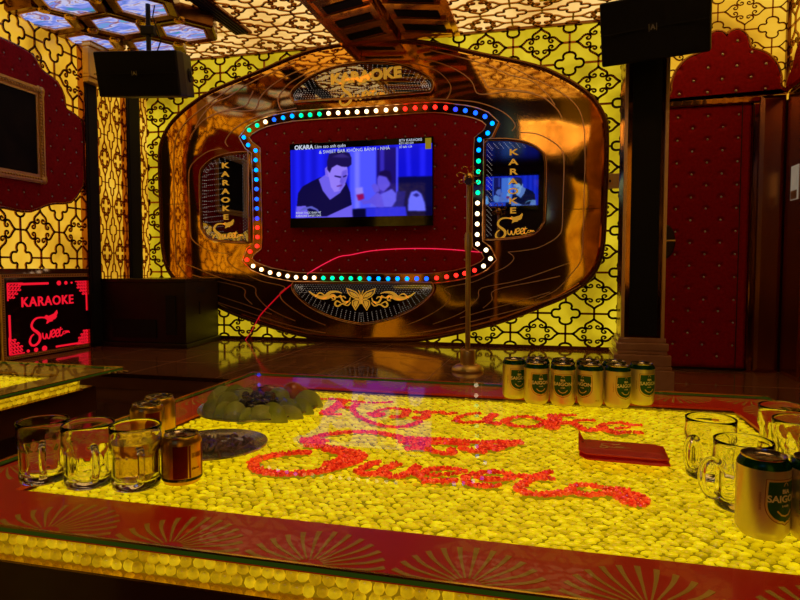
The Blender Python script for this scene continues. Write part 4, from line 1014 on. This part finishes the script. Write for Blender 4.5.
# ---- lettering traced on the table plane
def G(cx, cy, s, pts): return [onZ(cx+x/s, cy+y/s, TZ-.01) for x, y in pts]
A_ = (310, 380, 6); B_ = (430, 400, 6); D_ = (490, 350, 6); E_ = (560, 410, 6); S_ = (180, 360, 2.963); R_ = (400, 340, 2.963)
strokes = [
 (A_, [(0,112),(60,105),(120,105),(200,110),(290,122),(380,128),(485,123)], .006), (A_, [(85,188),(125,170),(160,145),(195,118)], .018), (A_, [(95,195),(180,198)], .006), (A_, [(175,150),(250,158),(280,135)], .010),
 (A_, [(255,165),(280,200),(330,228),(400,255),(480,270),(560,270),(620,255),(655,240)], .0085),
 (A_, [(370,192),(400,202),(430,195)], .016), (A_, [(380,190),(430,168),(500,160),(585,170)], .007), (A_, [(585,172),(560,205),(500,212)], .013), 
 (A_, [(640,182),(700,185)], .012), (A_, [(700,182),(690,215),(640,218)], .014), (A_, [(720,188),(790,182)], .008),
 (B_, [(0,66),(60,62),(100,75),(150,68)], .009), (B_, [(150,112),(180,90),(230,75),(290,72)], .009), (B_, [(150,112),(200,125),(280,122),(340,118)], .010), (B_, [(385,78),(360,95),(340,115),(400,132)], .014),
 (B_, [(445,115),(500,95),(590,90),(650,105),(690,125),(640,147),(560,150),(490,142),(445,118)], .010), 
 (D_, [(365,385),(440,380)], .010), (D_, [(390,385),(385,420),(370,455)], .020), (D_, [(440,385),(505,380)], .006), (D_, [(420,430),(480,425),(530,445),(570,470),(625,468)], .012), (D_, [(470,425),(540,412),(620,412)], .008),
 (E_, [(235,85),(300,68),(370,66),(420,78),(480,80)], .008), (E_, [(245,88),(280,110),(340,128)], .016), (E_, [(330,128),(400,122),(480,127)], .009), (E_, [(340,100),(420,92)], .005),
 (S_, [(378,238),(395,228),(430,216),(500,208),(570,208),(640,220),(700,236),(760,240),(800,238)], .012), (S_, [(375,232),(415,236)], .022),
 (S_, [(385,248),(430,252),(480,262),(525,268),(535,285),(490,303),(420,322),(340,330),(270,328),(230,318),(218,300),(240,284),(300,273),(375,267)], .015), (S_, [(450,258),(500,270),(490,290),(455,302)], .026),
 (R_, [(0,285),(60,288),(110,288),(170,292),(240,298),(300,296),(352,296)], .012), (R_, [(20,300),(60,302),(95,322),(150,330),(150,318)], .013), (R_, [(185,315),(240,326),(240,312)], .013), (R_, [(255,305),(285,318),(300,308),(350,298)], .015), (R_, [(0,298),(60,296),(120,300),(200,304)], .008), (A_, [(600,400),(650,395),(710,405)], .012),
 (A_, [(405,478),(350,500),(295,535),(345,550),(410,545),(460,515),(520,492)], .012), (A_, [(440,545),(480,565),(540,562),(600,540),(640,508)], .012),
 (A_, [(780,515),(700,530),(655,560),(700,595)], .011), (B_, [(0,408),(80,396),(170,402),(220,414)], .008), (B_, [(0,436),(90,433),(175,422)], .008), (B_, [(-30,462),(60,475),(140,468)], .011),
 (B_, [(490,455),(480,435),(410,415),(300,425),(230,438),(205,465),(250,490),(330,502),(410,500)], .010), (B_, [(290,450),(350,462),(490,458)], .009),
 (B_, [(545,440),(600,448),(650,440),(715,420)], .010), (B_, [(715,455),(620,455),(560,490),(525,515),(600,545),(680,550),(780,542)], .012),
 (E_, [(0,482),(50,480),(65,455),(110,435),(180,438),(270,455)], .009), (E_, [(90,480),(150,492),(230,490),(290,483)], .011), (E_, [(300,460),(350,460),(400,470)], .010), (E_, [(320,490),(380,490),(350,515)], .009), (E_, [(385,512),(430,500),(480,518),(465,540),(420,530)], .020)]
segs = []
for cr, pts, w_ in strokes:
    pp = smooth2(G(*cr, pts), 3)
    for i in range(len(pp)-1): segs.append((pp[i], pp[i+1], w_*.76))
SA = np.array([(a[0], a[1], b[0], b[1], w_) for a, b, w_ in segs])
def on_letter(x, y, grow=0.):
    ax, ay, bx_, by_, ww = SA.T; dx, dy = bx_-ax, by_-ay; l2 = dx*dx+dy*dy+1e-12
    t = np.clip(((x-ax)*dx+(y-ay)*dy)/l2, 0, 1); d = np.hypot(x-ax-t*dx, y-ay-t*dy)
    return bool(np.any(d < ww+grow))
DOME = []
def dome(mb, x, y, z, rx, ry, rz_, h, seg=8):
    c, s_ = math.cos(rz_), math.sin(rz_); o = len(mb.v)
    for fr_, fh in ((1., 0), (.9, .45), (.6, .83)):
        for k in range(seg):
            a = 2*PI*k/seg; px, py = rx*fr_*math.cos(a), ry*fr_*math.sin(a)
            mb.v.append((x+px*c-py*s_, y+px*s_+py*c, z+h*fh))
    mb.v.append((x, y, z+h))
    for r_ in (0, 1):
        for k in range(seg):
            k2 = (k+1) % seg; mb.f.append((o+r_*seg+k, o+r_*seg+k2, o+(r_+1)*seg+k2, o+(r_+1)*seg+k))
    for k in range(seg): mb.f.append((o+2*seg+k, o+2*seg+(k+1) % seg, o+3*seg))
rnd = random.Random(3)
pb = MB(); pr = MB(); P = .0150
ny = int((FY1-FY0)/(P*.76)); nx = int((FX1-FX0)/P)
for j in range(ny):
    for i in range(nx+1):
        x = FX0+P*(i+.5*(j % 2))+rnd.uniform(-.0028, .0028); y = FY0+P*.76*(j+.5)+rnd.uniform(-.0028, .0028)
        if not (FX0+.003 < x < FX1-.003): continue
        if on_letter(x, y, -.002): continue
        dome(pb, x-tcx, y-tcy, TZ-.0205, rnd.uniform(.0068, .0096), rnd.uniform(.0050, .0062), rnd.uniform(-.5, .5), rnd.uniform(.0026, .0038))
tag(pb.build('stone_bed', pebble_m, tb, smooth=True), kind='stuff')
P = .0062
x0, x1 = SA[:, [0, 2]].min()-.02, SA[:, [0, 2]].max()+.02; y0, y1 = SA[:, [1, 3]].min()-.02, SA[:, [1, 3]].max()+.02
for j in range(int((y1-y0)/(P*.85))):
    for i in range(int((x1-x0)/P)):
        x = x0+P*(i+.5*(j % 2))+rnd.uniform(-.0016, .0016); y = y0+P*.85*j+rnd.uniform(-.0016, .0016)
        if not on_letter(x, y): continue
        dome(pr, x-tcx, y-tcy, TZ-.0155, rnd.uniform(.0034, .0046), rnd.uniform(.0026, .0036), rnd.uniform(-1.5, 1.5), rnd.uniform(.0035, .0062), 5)
tag(pr.build('red_stone_lettering', redstone_m, tb), kind='stuff')
red_obj = tb.children[-1] if tb.children else None
# aprons with big amber stones, two rows
AX0, AX1, AY0, AY1 = TX0+.02, TX1-.03, TY0+.012, TY1-.16
AZ0, AZ1 = TZ-.046, TZ-.0155
def apron(x0, y0, x1, y1, name='apron'):
    """a lit strip from (x0,y0) to (x1,y1); outward normal on the right-hand side"""
    l = math.hypot(x1-x0, y1-y0); dx, dy = (x1-x0)/l, (y1-y0)/l; nx_, ny_ = dy, -dx
    f = lambda a, b, d: T_(x0+dx*a+nx_*d, y0+dy*a+ny_*d, b)
    ap = MB().prism([(0, AZ0), (l, AZ0), (l, AZ1), (0, AZ1)], f, -.006, 0).build(name, bed2_m, tb)
    mb = MB(); p = .0155; k = 0
    for r_ in range(2):
        for i in range(int(l/p)+1):
            a = i*p+(r_ % 2)*p/2+rnd.uniform(-.002, .002); z = AZ0+.0078+r_*.0150+rnd.uniform(-.0015, .0015)
            if a < .006 or a > l-.006: continue
            o = len(mb.v); dome(mb, 0, 0, 0, rnd.uniform(.0075, .0098), rnd.uniform(.007, .0088), rnd.uniform(0, 3), rnd.uniform(.005, .008))
            for q_ in range(o, len(mb.v)): vx, vy, vz = mb.v[q_]; mb.v[q_] = f(a+vx, z+vy, vz)
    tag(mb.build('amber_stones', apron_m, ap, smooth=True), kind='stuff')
    MB().prism([(0, AZ0-.001), (l, AZ0-.001), (l, AZ1), (0, AZ1)], f, .0095, .012).build('cover_glass', top_glass, ap)
    MB().prism([(0, AZ0-.004), (l, AZ0-.004), (l, AZ0-.001), (0, AZ0-.001)], f, -.006, .013).build('bottom_rail', edge_gold, ap)
apron(AX0, AY0, AX1, AY0); apron(AX1, AY0, AX1, AY1); apron(AX1, AY1, AX0, AY1); apron(AX0, AY1, AX0, AY0)
tbox(MB(), (AX0+.006, AY0+.006, AZ0-.002), (AX1-.006, AY1-.006, TZ-.0245)).build('tray', maroon, tb)
tbox(MB(), (TX0+.035, TY0+.02, AZ0-.090), (TX1-.035, TY1-.08, AZ0-.005)).build('base_slab', base_m, tb, bevel=.004)
tbox(MB(), (TX0+.12, TY0+.10, -.119), (TX1-.12, TY1-.18, AZ0-.088)).build('plinth', base_m, tb, bevel=.004)
# the second table, left
t2 = copy_tree(tb)
t2['label'] = 'second glass table with glowing stone edge at the far left'
t2.location = (-1.427-(TX1-tcx), tcy-.012, 0)
for ch in list(t2.children):
    if ch.name.startswith('red_stone'): bpy.data.objects.remove(ch)
    elif ch.name.startswith('red_border'):
        ch.data = ch.data.copy(); ch.data.materials[0] = principled('amber_reflection', (.40, .16, .03), .3)  # amber of the reflected lattice put into the border colour

# ================================================================== BEER CANS
can_body = principled('can_champagne', (.78, .66, .40), .33, .75, bump=(30, .03, .001))
can_green = principled('can_green', (.008, .085, .02), .25, .6)
lab_green = principled('label_green', (.006, .085, .022), .35, .2); lab_gold = principled('label_gold', (.80, .58, .22), .35, .4); lab_red = principled('label_red', (.28, .03, .02), .4)
lid_m = principled('can_lid', (.62, .52, .34), .22, .95)
def wrap_poly(fz, rows, r, name, m, parent, zlo, zhi, cols=12, hole=None):
    """patch on the can: half width fz(z)"""
    mb = MB()
    for i in range(rows+1):
        z = zlo+(zhi-zlo)*i/rows; hw = fz(z)
        for k in range(cols+1):
            x = hw*(2*k/cols-1); a = x/.033; mb.v.append((r*math.sin(a), -r*math.cos(a), z))
    for i in range(rows):
        for k in range(cols): a = i*(cols+1)+k; mb.f.append((a, a+1, a+cols+2, a+cols+1))
    return mb.build(name, m, parent, smooth=True)
def shield(z, zc=.058, w=.0275, h=.031):
    t = (z-zc)/h
    return max(.0004, w*(1-.05*t*t)) if t > -.1 else max(.0004, w*math.sqrt(max(0, 1-((-t-.1)/.92)**2.2)))
def make_can():
    c = empty('beer_can', (0, 0, 0), label='tmp', cat='beer can')
    MB().lathe([(0, .004), (.022, .003), (.0245, 0), (.027, .001), (.0325, .010), (.033, .014), (.033, .0985), (.0329, .1005)], (0, 0, 0), 40).build('body', can_body, c, smooth='auto')
    MB().lathe([(.0330, .1003), (.0322, .1045), (.0292, .1100), (.0280, .1118)], (0, 0, 0), 40).build('green_shoulder', can_green, c, smooth=True)
    MB().lathe([(.0279, .1115), (.0285, .1130), (.0281, .1150), (.0270, .1150), (.0262, .1125), (.024, .1100), (0, .1104)], (0, 0, 0), 40).build('lid', lid_m, c, smooth='auto')
    lid = c.children[-1] if False else None
    tb_ = MB(); tb_.ribbon([(.0, -.009), (.0055, -.007), (.007, 0), (.005, .006), (0, .008), (-.005, .006), (-.007, 0), (-.0055, -.007)], .0028, lambda a, b, d: (a, b, .1106+d), 0, .0016, closed=True); tb_.build('tab', lid_m, c)
    wrap_poly(lambda z: shield(z), 22, .03312, 'label_edge', lab_red, c, .0252, .0895)
    wrap_poly(lambda z: shield(z, .0581, 0.0266, .0300), 22, .03318, 'label_rim', lab_gold, c, .0264, .0886)
    wrap_poly(lambda z: shield(z, .0584, .0240, .0272), 22, .03324, 'label_field', lab_green, c, .0296, .0858)
    cyl = lambda x, z, d: ((.0333+d)*math.sin(x/.033), -(.0333+d)*math.cos(x/.033), z)
    merge(text_geo('BIA', .0080, cyl, 0, .0003, (0, .0725), bold=.0003), text_geo('SAIGON', .0132, cyl, 0, .0003, (0, .0620), bold=.0004, sx=1.02),
          text_geo('LAGER', .0038, cyl, 0, .0003, (0, .0525), bold=.0001)).build('lettering', principled('label_cream', (.85, .75, .45), .4, .2), c)
    em = MB(); em.ribbon([(-.0035, .0800), (-.002, .0835), (0, .0850), (.002, .0835), (.0035, .0800)], .0012, cyl, 0, .0003); em.ribbon([(-.012, .046), (-.006, .040), (0, .0385), (.006, .040), (.012, .046)], .0022, cyl, 0, .0003)
    em.build('emblem', lab_gold, c)
    merge(text_geo('||||| |||| ||||||| ||| ||||| ||', .0030, lambda x, z, d: cyl(-.033+x, z, d), 0, .0002, (0, .058), rot=PI/2), text_geo('330 ml', .0042, lambda x, z, d: cyl(.040+x, z, d), 0, .0002, (0, .020))).build('small_print', lab_red, c)
    return c
can0 = make_can()
def yaw_to_cam(x, y): return math.atan2(x, y)*-1.0
far = [(514, 400, 26, 'leftmost in the front line of cans'), (536, 405.5, 22, 'second from the left in the front line'), (562.5, 407.5, 0, 'third from the left, its whole green shield facing the viewer'),
       (590, 408.5, -38, 'fourth from the left, shield turned to the left'), (617, 409.5, 40, 'fifth from the left in the front line'), (641, 406.5, 36, 'rightmost of the front line')]
place = []
for x, y, ang, txt in far:
    gx, gy = onZ(x, y, TZ); l = math.hypot(gx, gy); gx, gy = gx*(l+.033)/l, gy*(l+.033)/l
    place.append((gx, gy, ang, 'champagne and green beer can, ' + txt))
back = [(537.5, 'back row can behind the second and first front cans'), (562.5, 'back row can directly behind the middle shield can'), (588, 'back row can behind the fourth front can'), (614, 'rightmost can of the back row')]
for i, (px, txt) in enumerate(back):
    gx, gy = onZ(px, 396, TZ); u = (px-400)/600; gy = 1.612; d_ = ray(px, 396); t_ = gy/d_[1]; gx = d_[0]*t_
    place.append((gx, gy, 15*i, 'champagne and green beer can, ' + txt))
for i, (x, y, ang, txt) in enumerate(place):
    o = can0 if i == 0 else copy_tree(can0)
    o.location = (x, y, TZ+.0004); o.scale = (.93, .93, .9); o.rotation_euler = (0, 0, math.radians(ang)-math.atan2(x, y)); o['label'] = txt; o['group'] = 'beer cans at the far right of the table'
for i, (px, py, ang, txt) in enumerate(((761, 543.5, 52, 'champagne and green beer can standing in front of the right mugs'), (815, 549, 25, 'champagne and green beer can cut off by the right picture edge'))):
    gx, gy = onZ(px, py, TZ); l = math.hypot(gx, gy); gx, gy = gx*(l+.033)/l, gy*(l+.033)/l
    o = copy_tree(can0); o.scale = (.93, .93, .9); o.location = (gx, gy, TZ+.0004); o.rotation_euler = (0, 0, math.radians(ang)-math.atan2(gx, gy)); o['label'] = txt; o['group'] = 'beer cans at the near right'
# short golden energy drink cans
gcan = principled('gold_can', (.80, .42, .05), .28, .9); grd = principled('can_dark_red', (.20, .012, .006), .3, .5); gblk = principled('can_black', (.01, .01, .012), .3, .2)
def make_gold_can():
    c = empty('drink_can', (0, 0, 0), label='tmp', cat='drink can')
    MB().lathe([(0, .004), (.022, .003), (.0245, 0), (.027, .001), (.0305, .008), (.031, .012), (.031, .074), (.030, .078), (.0275, .084), (.0262, .0855)], (0, 0, 0), 40).build('body', gcan, c, smooth='auto')
    MB().lathe([(.0262, .0852), (.0268, .087), (.0262, .089), (.0252, .089), (.0245, .0865), (.022, .0845), (0, .0848)], (0, 0, 0), 40).build('lid', lid_m, c, smooth='auto')
    MB().ribbon([(0, -.009), (.0055, -.007), (.007, 0), (.005, .006), (0, .008), (-.005, .006), (-.007, 0), (-.0055, -.007)], .0028, lambda a, b, d: (a, b, .0850+d), 0, .0016, closed=True).build('tab', grd, c)
    MB().prism([(.011*math.cos(t)-.010, .006*math.sin(t)-.010) for t in np.linspace(0, 2*PI, 17)[:-1]], lambda a, b, d: (a, b, .0849+d), 0, .0004).build('mouth_opening', gblk, c)
    for a0, a1, nm, mm in ((-.62, .10, 'red_panel', grd), (.16, .26, 'red_stripe', grd), (.95, 1.5, 'red_panel', grd), (-2.2, -1.3, 'red_panel', grd)):
        mb = MB()
        for i in range(9):
            a = a0+(a1-a0)*i/8
            for z in (.0145, .073): mb.v.append((.03112*math.sin(a), -.03112*math.cos(a), z))
        mb.f = [(2*i, 2*i+2, 2*i+3, 2*i+1) for i in range(8)]; mb.build(nm, mm, c, smooth=True)
    mb = MB().lathe([(.03115, .0085), (.03125, .0135)], (0, 0, 0), 40).build('black_band', gblk, c, smooth=True)
    cyl = lambda x, z, d: ((.0313+d)*math.sin(x/.031), -(.0313+d)*math.cos(x/.031), z)
    text_geo('||||||||||||', .0040, cyl, 0, .0003, (-.006, .011)).build('lettering', lab_gold, c)
    merge(text_geo('250 ml', .005, cyl, 0, .0003, (.016, .030)), text_geo('|||||||', .010, cyl, 0, .0003, (.018, .055))).build('small_print', grd, c)
    return c
g0 = make_gold_can()
for i, (px, py, ang, txt) in enumerate(((182.5, 487.5, 10, 'opened golden drink can with dark red panel standing right of the full mug'), (148, 447, 120, 'golden drink can, nearer one of the pair behind the mugs'), (160, 437, 200, 'golden drink can, farther one of the pair behind the mugs'))):
    gx, gy = onZ(px, py, TZ); l = math.hypot(gx, gy); gx, gy = gx*(l+.031)/l, gy*(l+.031)/l
    o = g0 if i == 0 else copy_tree(g0); o.scale = (1, 1, .87); o.location = (gx, gy, TZ+.0004); o.rotation_euler = (0, 0, math.radians(ang)-math.atan2(gx, gy)); o['label'] = txt; o['group'] = 'golden drink cans'

# ================================================================== BEER MUGS
ice_m = principled('beer_liquid', (1.0, .74, .20), .12, trans=.85, ior=1.33)
def make_mug():
    m = empty('beer_mug', (0, 0, 0), label='tmp', cat='mug')
    H = .118; out = [(0, 0), (.033, 0), (.0375, .003), (.0385, .012), (.0385, .016), (.0378, .020), (.0380, .062), (.0385, .068), (.0408, .076), (.0415, .083), (.0412, .092), (.0408, .104), (.0410, .114), (.0412, H), (.0400, H+.001)]
    inn = [(.0388, H), (.0385, .106), (.0388, .092), (.0385, .083), (.0362, .075), (.0340, .066), (.0335, .030), (.0325, .018), (.030, .0145), (0, .0145)]
    def flute(a, z):
        if .017 < z < .074: return 1-.07*(1-abs(math.cos(a*5)))**.8*1.0
        return 1
    prof = out+inn; nout = len(out); mb = MB(); seg = 60
    dense = []
    for i in range(len(prof)-1):
        (r0, z0), (r1, z1) = prof[i], prof[i+1]; k = 4 if z1-z0 > .03 else 1
        for t in range(k): dense.append((r0+(r1-r0)*t/k, z0+(z1-z0)*t/k, i < nout-1))
    dense.append((*prof[-1], False))
    for r, z, isout in dense:
        for k in range(seg):
            a = 2*PI*k/seg; rr = r*(flute(a, z) if isout else 1); mb.v.append((rr*math.cos(a), rr*math.sin(a), z))
    for i in range(len(dense)-1):
        for k in range(seg): k2 = (k+1) % seg; mb.f.append((i*seg+k, i*seg+k2, (i+1)*seg+k2, (i+1)*seg+k))
    mb.build('bowl', glass, m, smooth=True)
    hp = smooth2([(0, -.0395, .082), (0, -.052, .088), (0, -.064, .083), (0, -.069, .068), (0, -.068, .046), (0, -.060, .030), (0, -.048, .023), (0, -.0385, .026)], 4)
    MB().tube(hp, .0055, 10).build('handle', glass, m, smooth=True)
    return m
m0 = make_mug()
mugs = [(45, 487, -2, 'empty glass beer mug, leftmost of the three at the left of the table'), (90, 492, 8, 'empty glass beer mug in the middle of the three at the left'), (137, 494.5, 6, 'glass beer mug holding pale cloudy drink beside the golden can'),
        (709, 484, -30, 'empty glass beer mug, leftmost of the group at the right'), (741, 517, -50, 'empty glass beer mug right behind the near beer can'), (781, 466, 60, 'empty glass beer mug, rear one at the right table edge'), (797, 486, 40, 'empty glass beer mug at the picture edge behind the near cans')]
for i, (px, py, ang, txt) in enumerate(mugs):
    gx, gy = onZ(px, py, TZ); l = math.hypot(gx, gy); gx, gy = gx*(l+.038)/l, gy*(l+.038)/l
    o = m0 if i == 0 else copy_tree(m0); o.scale = (.93, .93, .82); o.location = (gx, gy, TZ+.0004); o.rotation_euler = (0, 0, math.radians(ang)-math.atan2(gx, gy)); o['label'] = txt; o['group'] = 'glass beer mugs'
    if i == 2: MB().lathe([(0, .0149), (.0298, .0149), (.0323, .0185), (.0333, .030), (.0338, .066), (.0360, .075), (.0382, .083), (.0385, .0885), (0, .0885)], (0, 0, 0), 40).build('drink', ice_m, o, smooth='auto')

# ================================================================== PLATES AND FOOD
steel = principled('plate_silver', (.62, .58, .50), .2, .9)
def plate(x, y, r, lab, sy=1.):
    p = MB().lathe([(0, .001), (r*.62, .001), (r*.66, .004), (r*.93, .011), (r, .013), (r*.995, .016), (r*.92, .014), (r*.66, .007), (0, .006)], (0, 0, 0), 48).build('plate', steel, None, smooth='auto', loc=(x, y, TZ+.0004))
    p.scale = (1, sy, 1); return tag(p, lab, 'plate')
fx, fy = onZ(260, 407, TZ+.01)
plate(fx, fy, .138, 'round silver plate carrying the sliced fruit at the far left of the table', 1.12)
gua = principled('guava_green', (.34, .44, .04), .35, noise=(30, (.46, .54, .09)), coat=.3); guap = principled('guava_flesh', (.58, .64, .13), .4, noise=(20, (.46, .54, .09)))
dragon = principled('pink_skin', (.55, .05, .10), .4, noise=(12, (.20, .05, .03))); grape_m = principled('black_grape', (.012, .006, .012), .2, coat=.6); apple_m = principled('apple_red', (.60, .06, .02), .3, noise=(9, (.65, .22, .03)), coat=.4)
def wedge(L0, W0, H0):
    mb = MB(); n = 9; rows = []
    for i in range(n+1):
        t = i/n*2-1; k = math.sqrt(max(.02, 1-t*t)); rows.append([(t*L0/2, -W0/2*k, 0), (t*L0/2, -W0*.42*k, H0*.55*k), (t*L0/2, 0, H0*k), (t*L0/2, W0*.42*k, H0*.55*k), (t*L0/2, W0/2*k, 0)])
    for r_ in rows: mb.v += r_
    for i in range(n):
        for k in range(5): k2 = (k+1) % 5; mb.f.append((i*5+k, i*5+k2, (i+1)*5+k2, (i+1)*5+k))
    mb.f += [(0, 1, 2, 3, 4), tuple(n*5+k for k in (4, 3, 2, 1, 0))]
    return mb
TP = TZ+.0078
def fruit(name, mb, mt, px, py, z, rz, lab, cat, grp, tilt=0, sm=True):
    x, y = onZ(px, py, z); o = mb.build(name, mt, None, smooth=sm, loc=(x, y, z), rot=(tilt, 0, rz)); return tag(o, lab, cat, grp)
gs = [(215,411,.4,0),(224,417,1.2,0),(236,420,.2,1),(247,421,1.4,0),(213,405,2.2,1),(228,409,.8,0),(240,411,2.0,0),(262,421,.1,1),(274,421,-.2,0),(288,418,.1,1),(300,413,-.1,0),(308,407,.2,1),(290,411,-.3,0),(222,400,1.0,1),(236,401,.1,0),(248,399,-.4,1)]
gl_ = ['at the left rim of the fruit plate','at the front left of the fruit plate','left of the front middle of the fruit plate','in front of the grapes','on the far left of the fruit plate','behind the front left slices','left of the black grapes','front middle, right under the grapes','front, right of the grapes','front right of the fruit plate','at the right rim of the fruit plate','at the far right rim below the apple','behind the front right slices','at the back left of the fruit plate','at the back, left of the pink slice','at the back behind the grapes']
for i, (px, py, a, k) in enumerate(gs):
    zz = TP + (.004 if i in (5, 6, 12) else 0)
    w_ = wedge(.072 if i > 6 else .06, .030, .030 + .006*(i % 3)); fruit('fruit_slice', w_, guap if k else gua, px, py, zz, a, ('pale' if k else 'green')+' fruit slice '+gl_[i], 'fruit slice', 'fruit slices on the plate', sm='auto')
gb = MB(); r2 = random.Random(5)
for i in range(26):
    gb.ball((r2.uniform(-.032, .032), r2.uniform(-.022, .022), .009+.011*(i % 3)+r2.uniform(0, .003)), .0095, (1, 1, 1.05), 10, 7)
fruit('grape_bunch', gb, grape_m, 259, 410, TP+.006, .2, 'bunch of black grapes in the middle of the fruit plate', 'grapes', None)
fruit('lime_half', MB().ball((0, 0, .022), .024, (1.1, 1, .95), 14, 9), gua, 279, 406, TP+.004, 0, 'round green fruit between the grapes and the red apple', 'fruit', None)
ap = MB().ball((0, 0, .024), .027, (1, 1, .95), 16, 10); ap.ball((.018, .004, .020), .020, (1.1, 1, .9), 12, 8)
fruit('apple_piece', ap, apple_m, 293, 402, TP+.006, .4, 'red apple piece at the back right of the fruit plate', 'fruit', None)
fruit('pink_fruit_slice', wedge(.11, .03, .022), dragon, 266, 395, TP+.012, .1, 'long dark pink fruit slice at the back of the plate', 'fruit slice', None)
def wrapfilm(px, py, r, h, lab, z, sy=1.):
    x, y = onZ(px, py, z); mb = MB(); n = 14; seg = 40; r3 = random.Random(int(px))
    for i in range(n+1):
        t = i/n
        for k in range(seg):
            a = 2*PI*k/seg; mb.v.append((r*t*math.cos(a), r*t*sy*math.sin(a), h*(1-t**3)*(.92+.10*math.sin(a*5+t*6)+.06*r3.random()*(t > .1))))
    for i in range(n):
        for k in range(seg): k2 = (k+1) % seg; mb.f.append((i*seg+k, i*seg+k2, (i+1)*seg+k2, (i+1)*seg+k))
    o = mb.build('cling_film', film, None, smooth=True, loc=(x, y, z)); sol = o.modifiers.new('s', 'SOLIDIFY'); sol.thickness = .0003
    return tag(o, lab, 'cling film')
wrapfilm(260, 407, .134, .046, 'shiny cling film stretched over the fruit plate', TZ+.0165, 1.12)
dx, dy = onZ(214, 446, TZ+.01)
plate(dx, dy, .098, 'silver plate of dried snacks under film beside the golden can', 1.0)
sn = MB(); r4 = random.Random(9)
for i in range(70):
    a = r4.uniform(0, 6.28); rr = r4.uniform(0, .072)**1; x, y = rr*math.cos(a), rr*math.sin(a); L0 = r4.uniform(.02, .045); an = r4.uniform(0, 3.14)
    pts = [(x+L0*(t-.5)*math.cos(an)+r4.uniform(-.003, .003), y+L0*(t-.5)*math.sin(an)+r4.uniform(-.003, .003), .008+r4.uniform(0, .007)+.004*math.sin(t*3)) for t in np.linspace(0, 1, 5)]
    sn.tube(pts, .0028, 5, rs=[.0012, .003, .0038, .003, .0012])
tag(sn.build('dried_snack', principled('dried_snack', (.10, .035, .012), .5, noise=(40, (.24, .11, .05))), None, smooth=True, loc=(dx, dy, TZ+.0014)), 'brown dried snack shreds heaped on the small silver plate', 'snack', kind='stuff')
wrapfilm(214, 446, .094, .019, 'crinkled cling film over the dried snack plate', TZ+.0165, 1.0)

# ================================================================== RED WET TOWEL PACKETS
foil = principled('red_foil', (.85, .03, .014), .38, .0, bump=(25, .25, .004)); 
def make_packet():
    p = empty('towel_packet', (0, 0, 0), label='tmp', cat='towel packet')
    Lx, Ly = .150, .082; mb = MB(); nx_, ny_ = 30, 8; tops = []; r5 = random.Random(2)
    def hgt(u, v):
        e = min(1, (1-abs(u))*6)*min(1, (1-abs(v))*3.2); return .0005+.0062*max(0, e)**.5
    for sgn in (1, -1):
        for i in range(nx_+1):
            for j in range(ny_+1):
                u, v = 2*i/nx_-1, 2*j/ny_-1
                y = v*Ly/2; zz = hgt(u, v)*(1 if sgn > 0 else 0)+(.0015*math.sin(j*2.4) if abs(u) > .86 else 0)+.002
                if u < -.86: zz += (-.86-u)*.09*(1+.6*v)
                mb.v.append((u*Lx/2, y, zz if sgn > 0 else max(.0, zz-.0006 if abs(u) > .86 else .0)))
    m_1 = (nx_+1)*(ny_+1)
    for i in range(nx_):
        for j in range(ny_):
            a = i*(ny_+1)+j; mb.f.append((a, a+ny_+1, a+ny_+2, a+1)); mb.f.append((m_1+a, m_1+a+1, m_1+a+ny_+2, m_1+a+ny_+1))
    for i in range(nx_): 
        for j in (0, ny_): a = i*(ny_+1)+j; b = a+ny_+1; mb.f.append((a, b, m_1+b, m_1+a))
    for j in range(ny_):
        for i in (0, nx_): a = i*(ny_+1)+j; b = a+1; mb.f.append((a, b, m_1+b, m_1+a))
    mb.build('pouch', foil, p, smooth='auto')
    mT = lambda a, b, d: (a, b, .0088+d)
    merge(logo(mT, -.012, -.003, .052, 0, .0003, 1.1), text_geo('KARAOKE', .009, mT, 0, .0003, (-.004, .024))).build('print', gold_letter_flat, p)
    cr = MB()
    for u in (-.066, -.070, .066, .070): cr.box((u-.0004, -.038, .003), (u+.0004, .038, .0045))
    cr.build('crimp_line', foil, p)
    return p
gold_letter_flat = principled('gold_print', (1.0, .62, .18), .4, .1)
k0 = make_packet(); kx, ky_ = onZ(621.5, 456, TZ)
for i, (dx_, dy_, dz, rz, lab) in enumerate(((.002, -.002, 0, -.065, 'red foil wet towel packet at the bottom of the small stack'), (0, .001, .0088, -.045, 'red foil wet towel packet on top with gold print'))):
    o = k0 if i == 0 else copy_tree(k0); o.location = (kx+dx_, ky_+dy_, TZ+.0004+dz); o.rotation_euler = (0, 0, rz); o['label'] = lab; o['group'] = 'red towel packets'


sx_, sy_ = onZ(706, 421, TZ)
stk = empty('cigarette', (sx_, sy_, TZ+.0052), -.35, label='thin dark stick with an orange end lying behind the leftmost right mug', cat='cigarette')
MB().tube([(-.028, 0, 0), (.012, 0, 0)], .0048, 10).build('wrapper', black_wood, stk, smooth='auto')
MB().tube([(.012, 0, 0), (.028, 0, 0)], .0049, 10).build('orange_end', principled('cork_orange', (.80, .25, .03), .6), stk, smooth='auto')
# ================================================================== CAMERA AND WORLD
cam = bpy.data.cameras.new('camera'); cam.sensor_width = 36; cam.lens = 27; cam.clip_start = .02
co = bpy.data.objects.new('camera', cam); C.objects.link(co); co.location = (0, 0, CZ)
co.rotation_euler = (PI/2-PIT, 0, PSI); bpy.context.scene.camera = co
w = bpy.data.worlds.new('world'); bpy.context.scene.world = w; w.use_nodes = True
w.node_tree.nodes['Background'].inputs[0].default_value = (.02, .01, .005, 1); w.node_tree.nodes['Background'].inputs[1].default_value = .3
vs_ = bpy.context.scene.view_settings
vs_.view_transform = 'Standard'; vs_.look = 'None'; vs_.gamma = 1; vs_.use_curve_mapping = False; vs_.exposure = 0
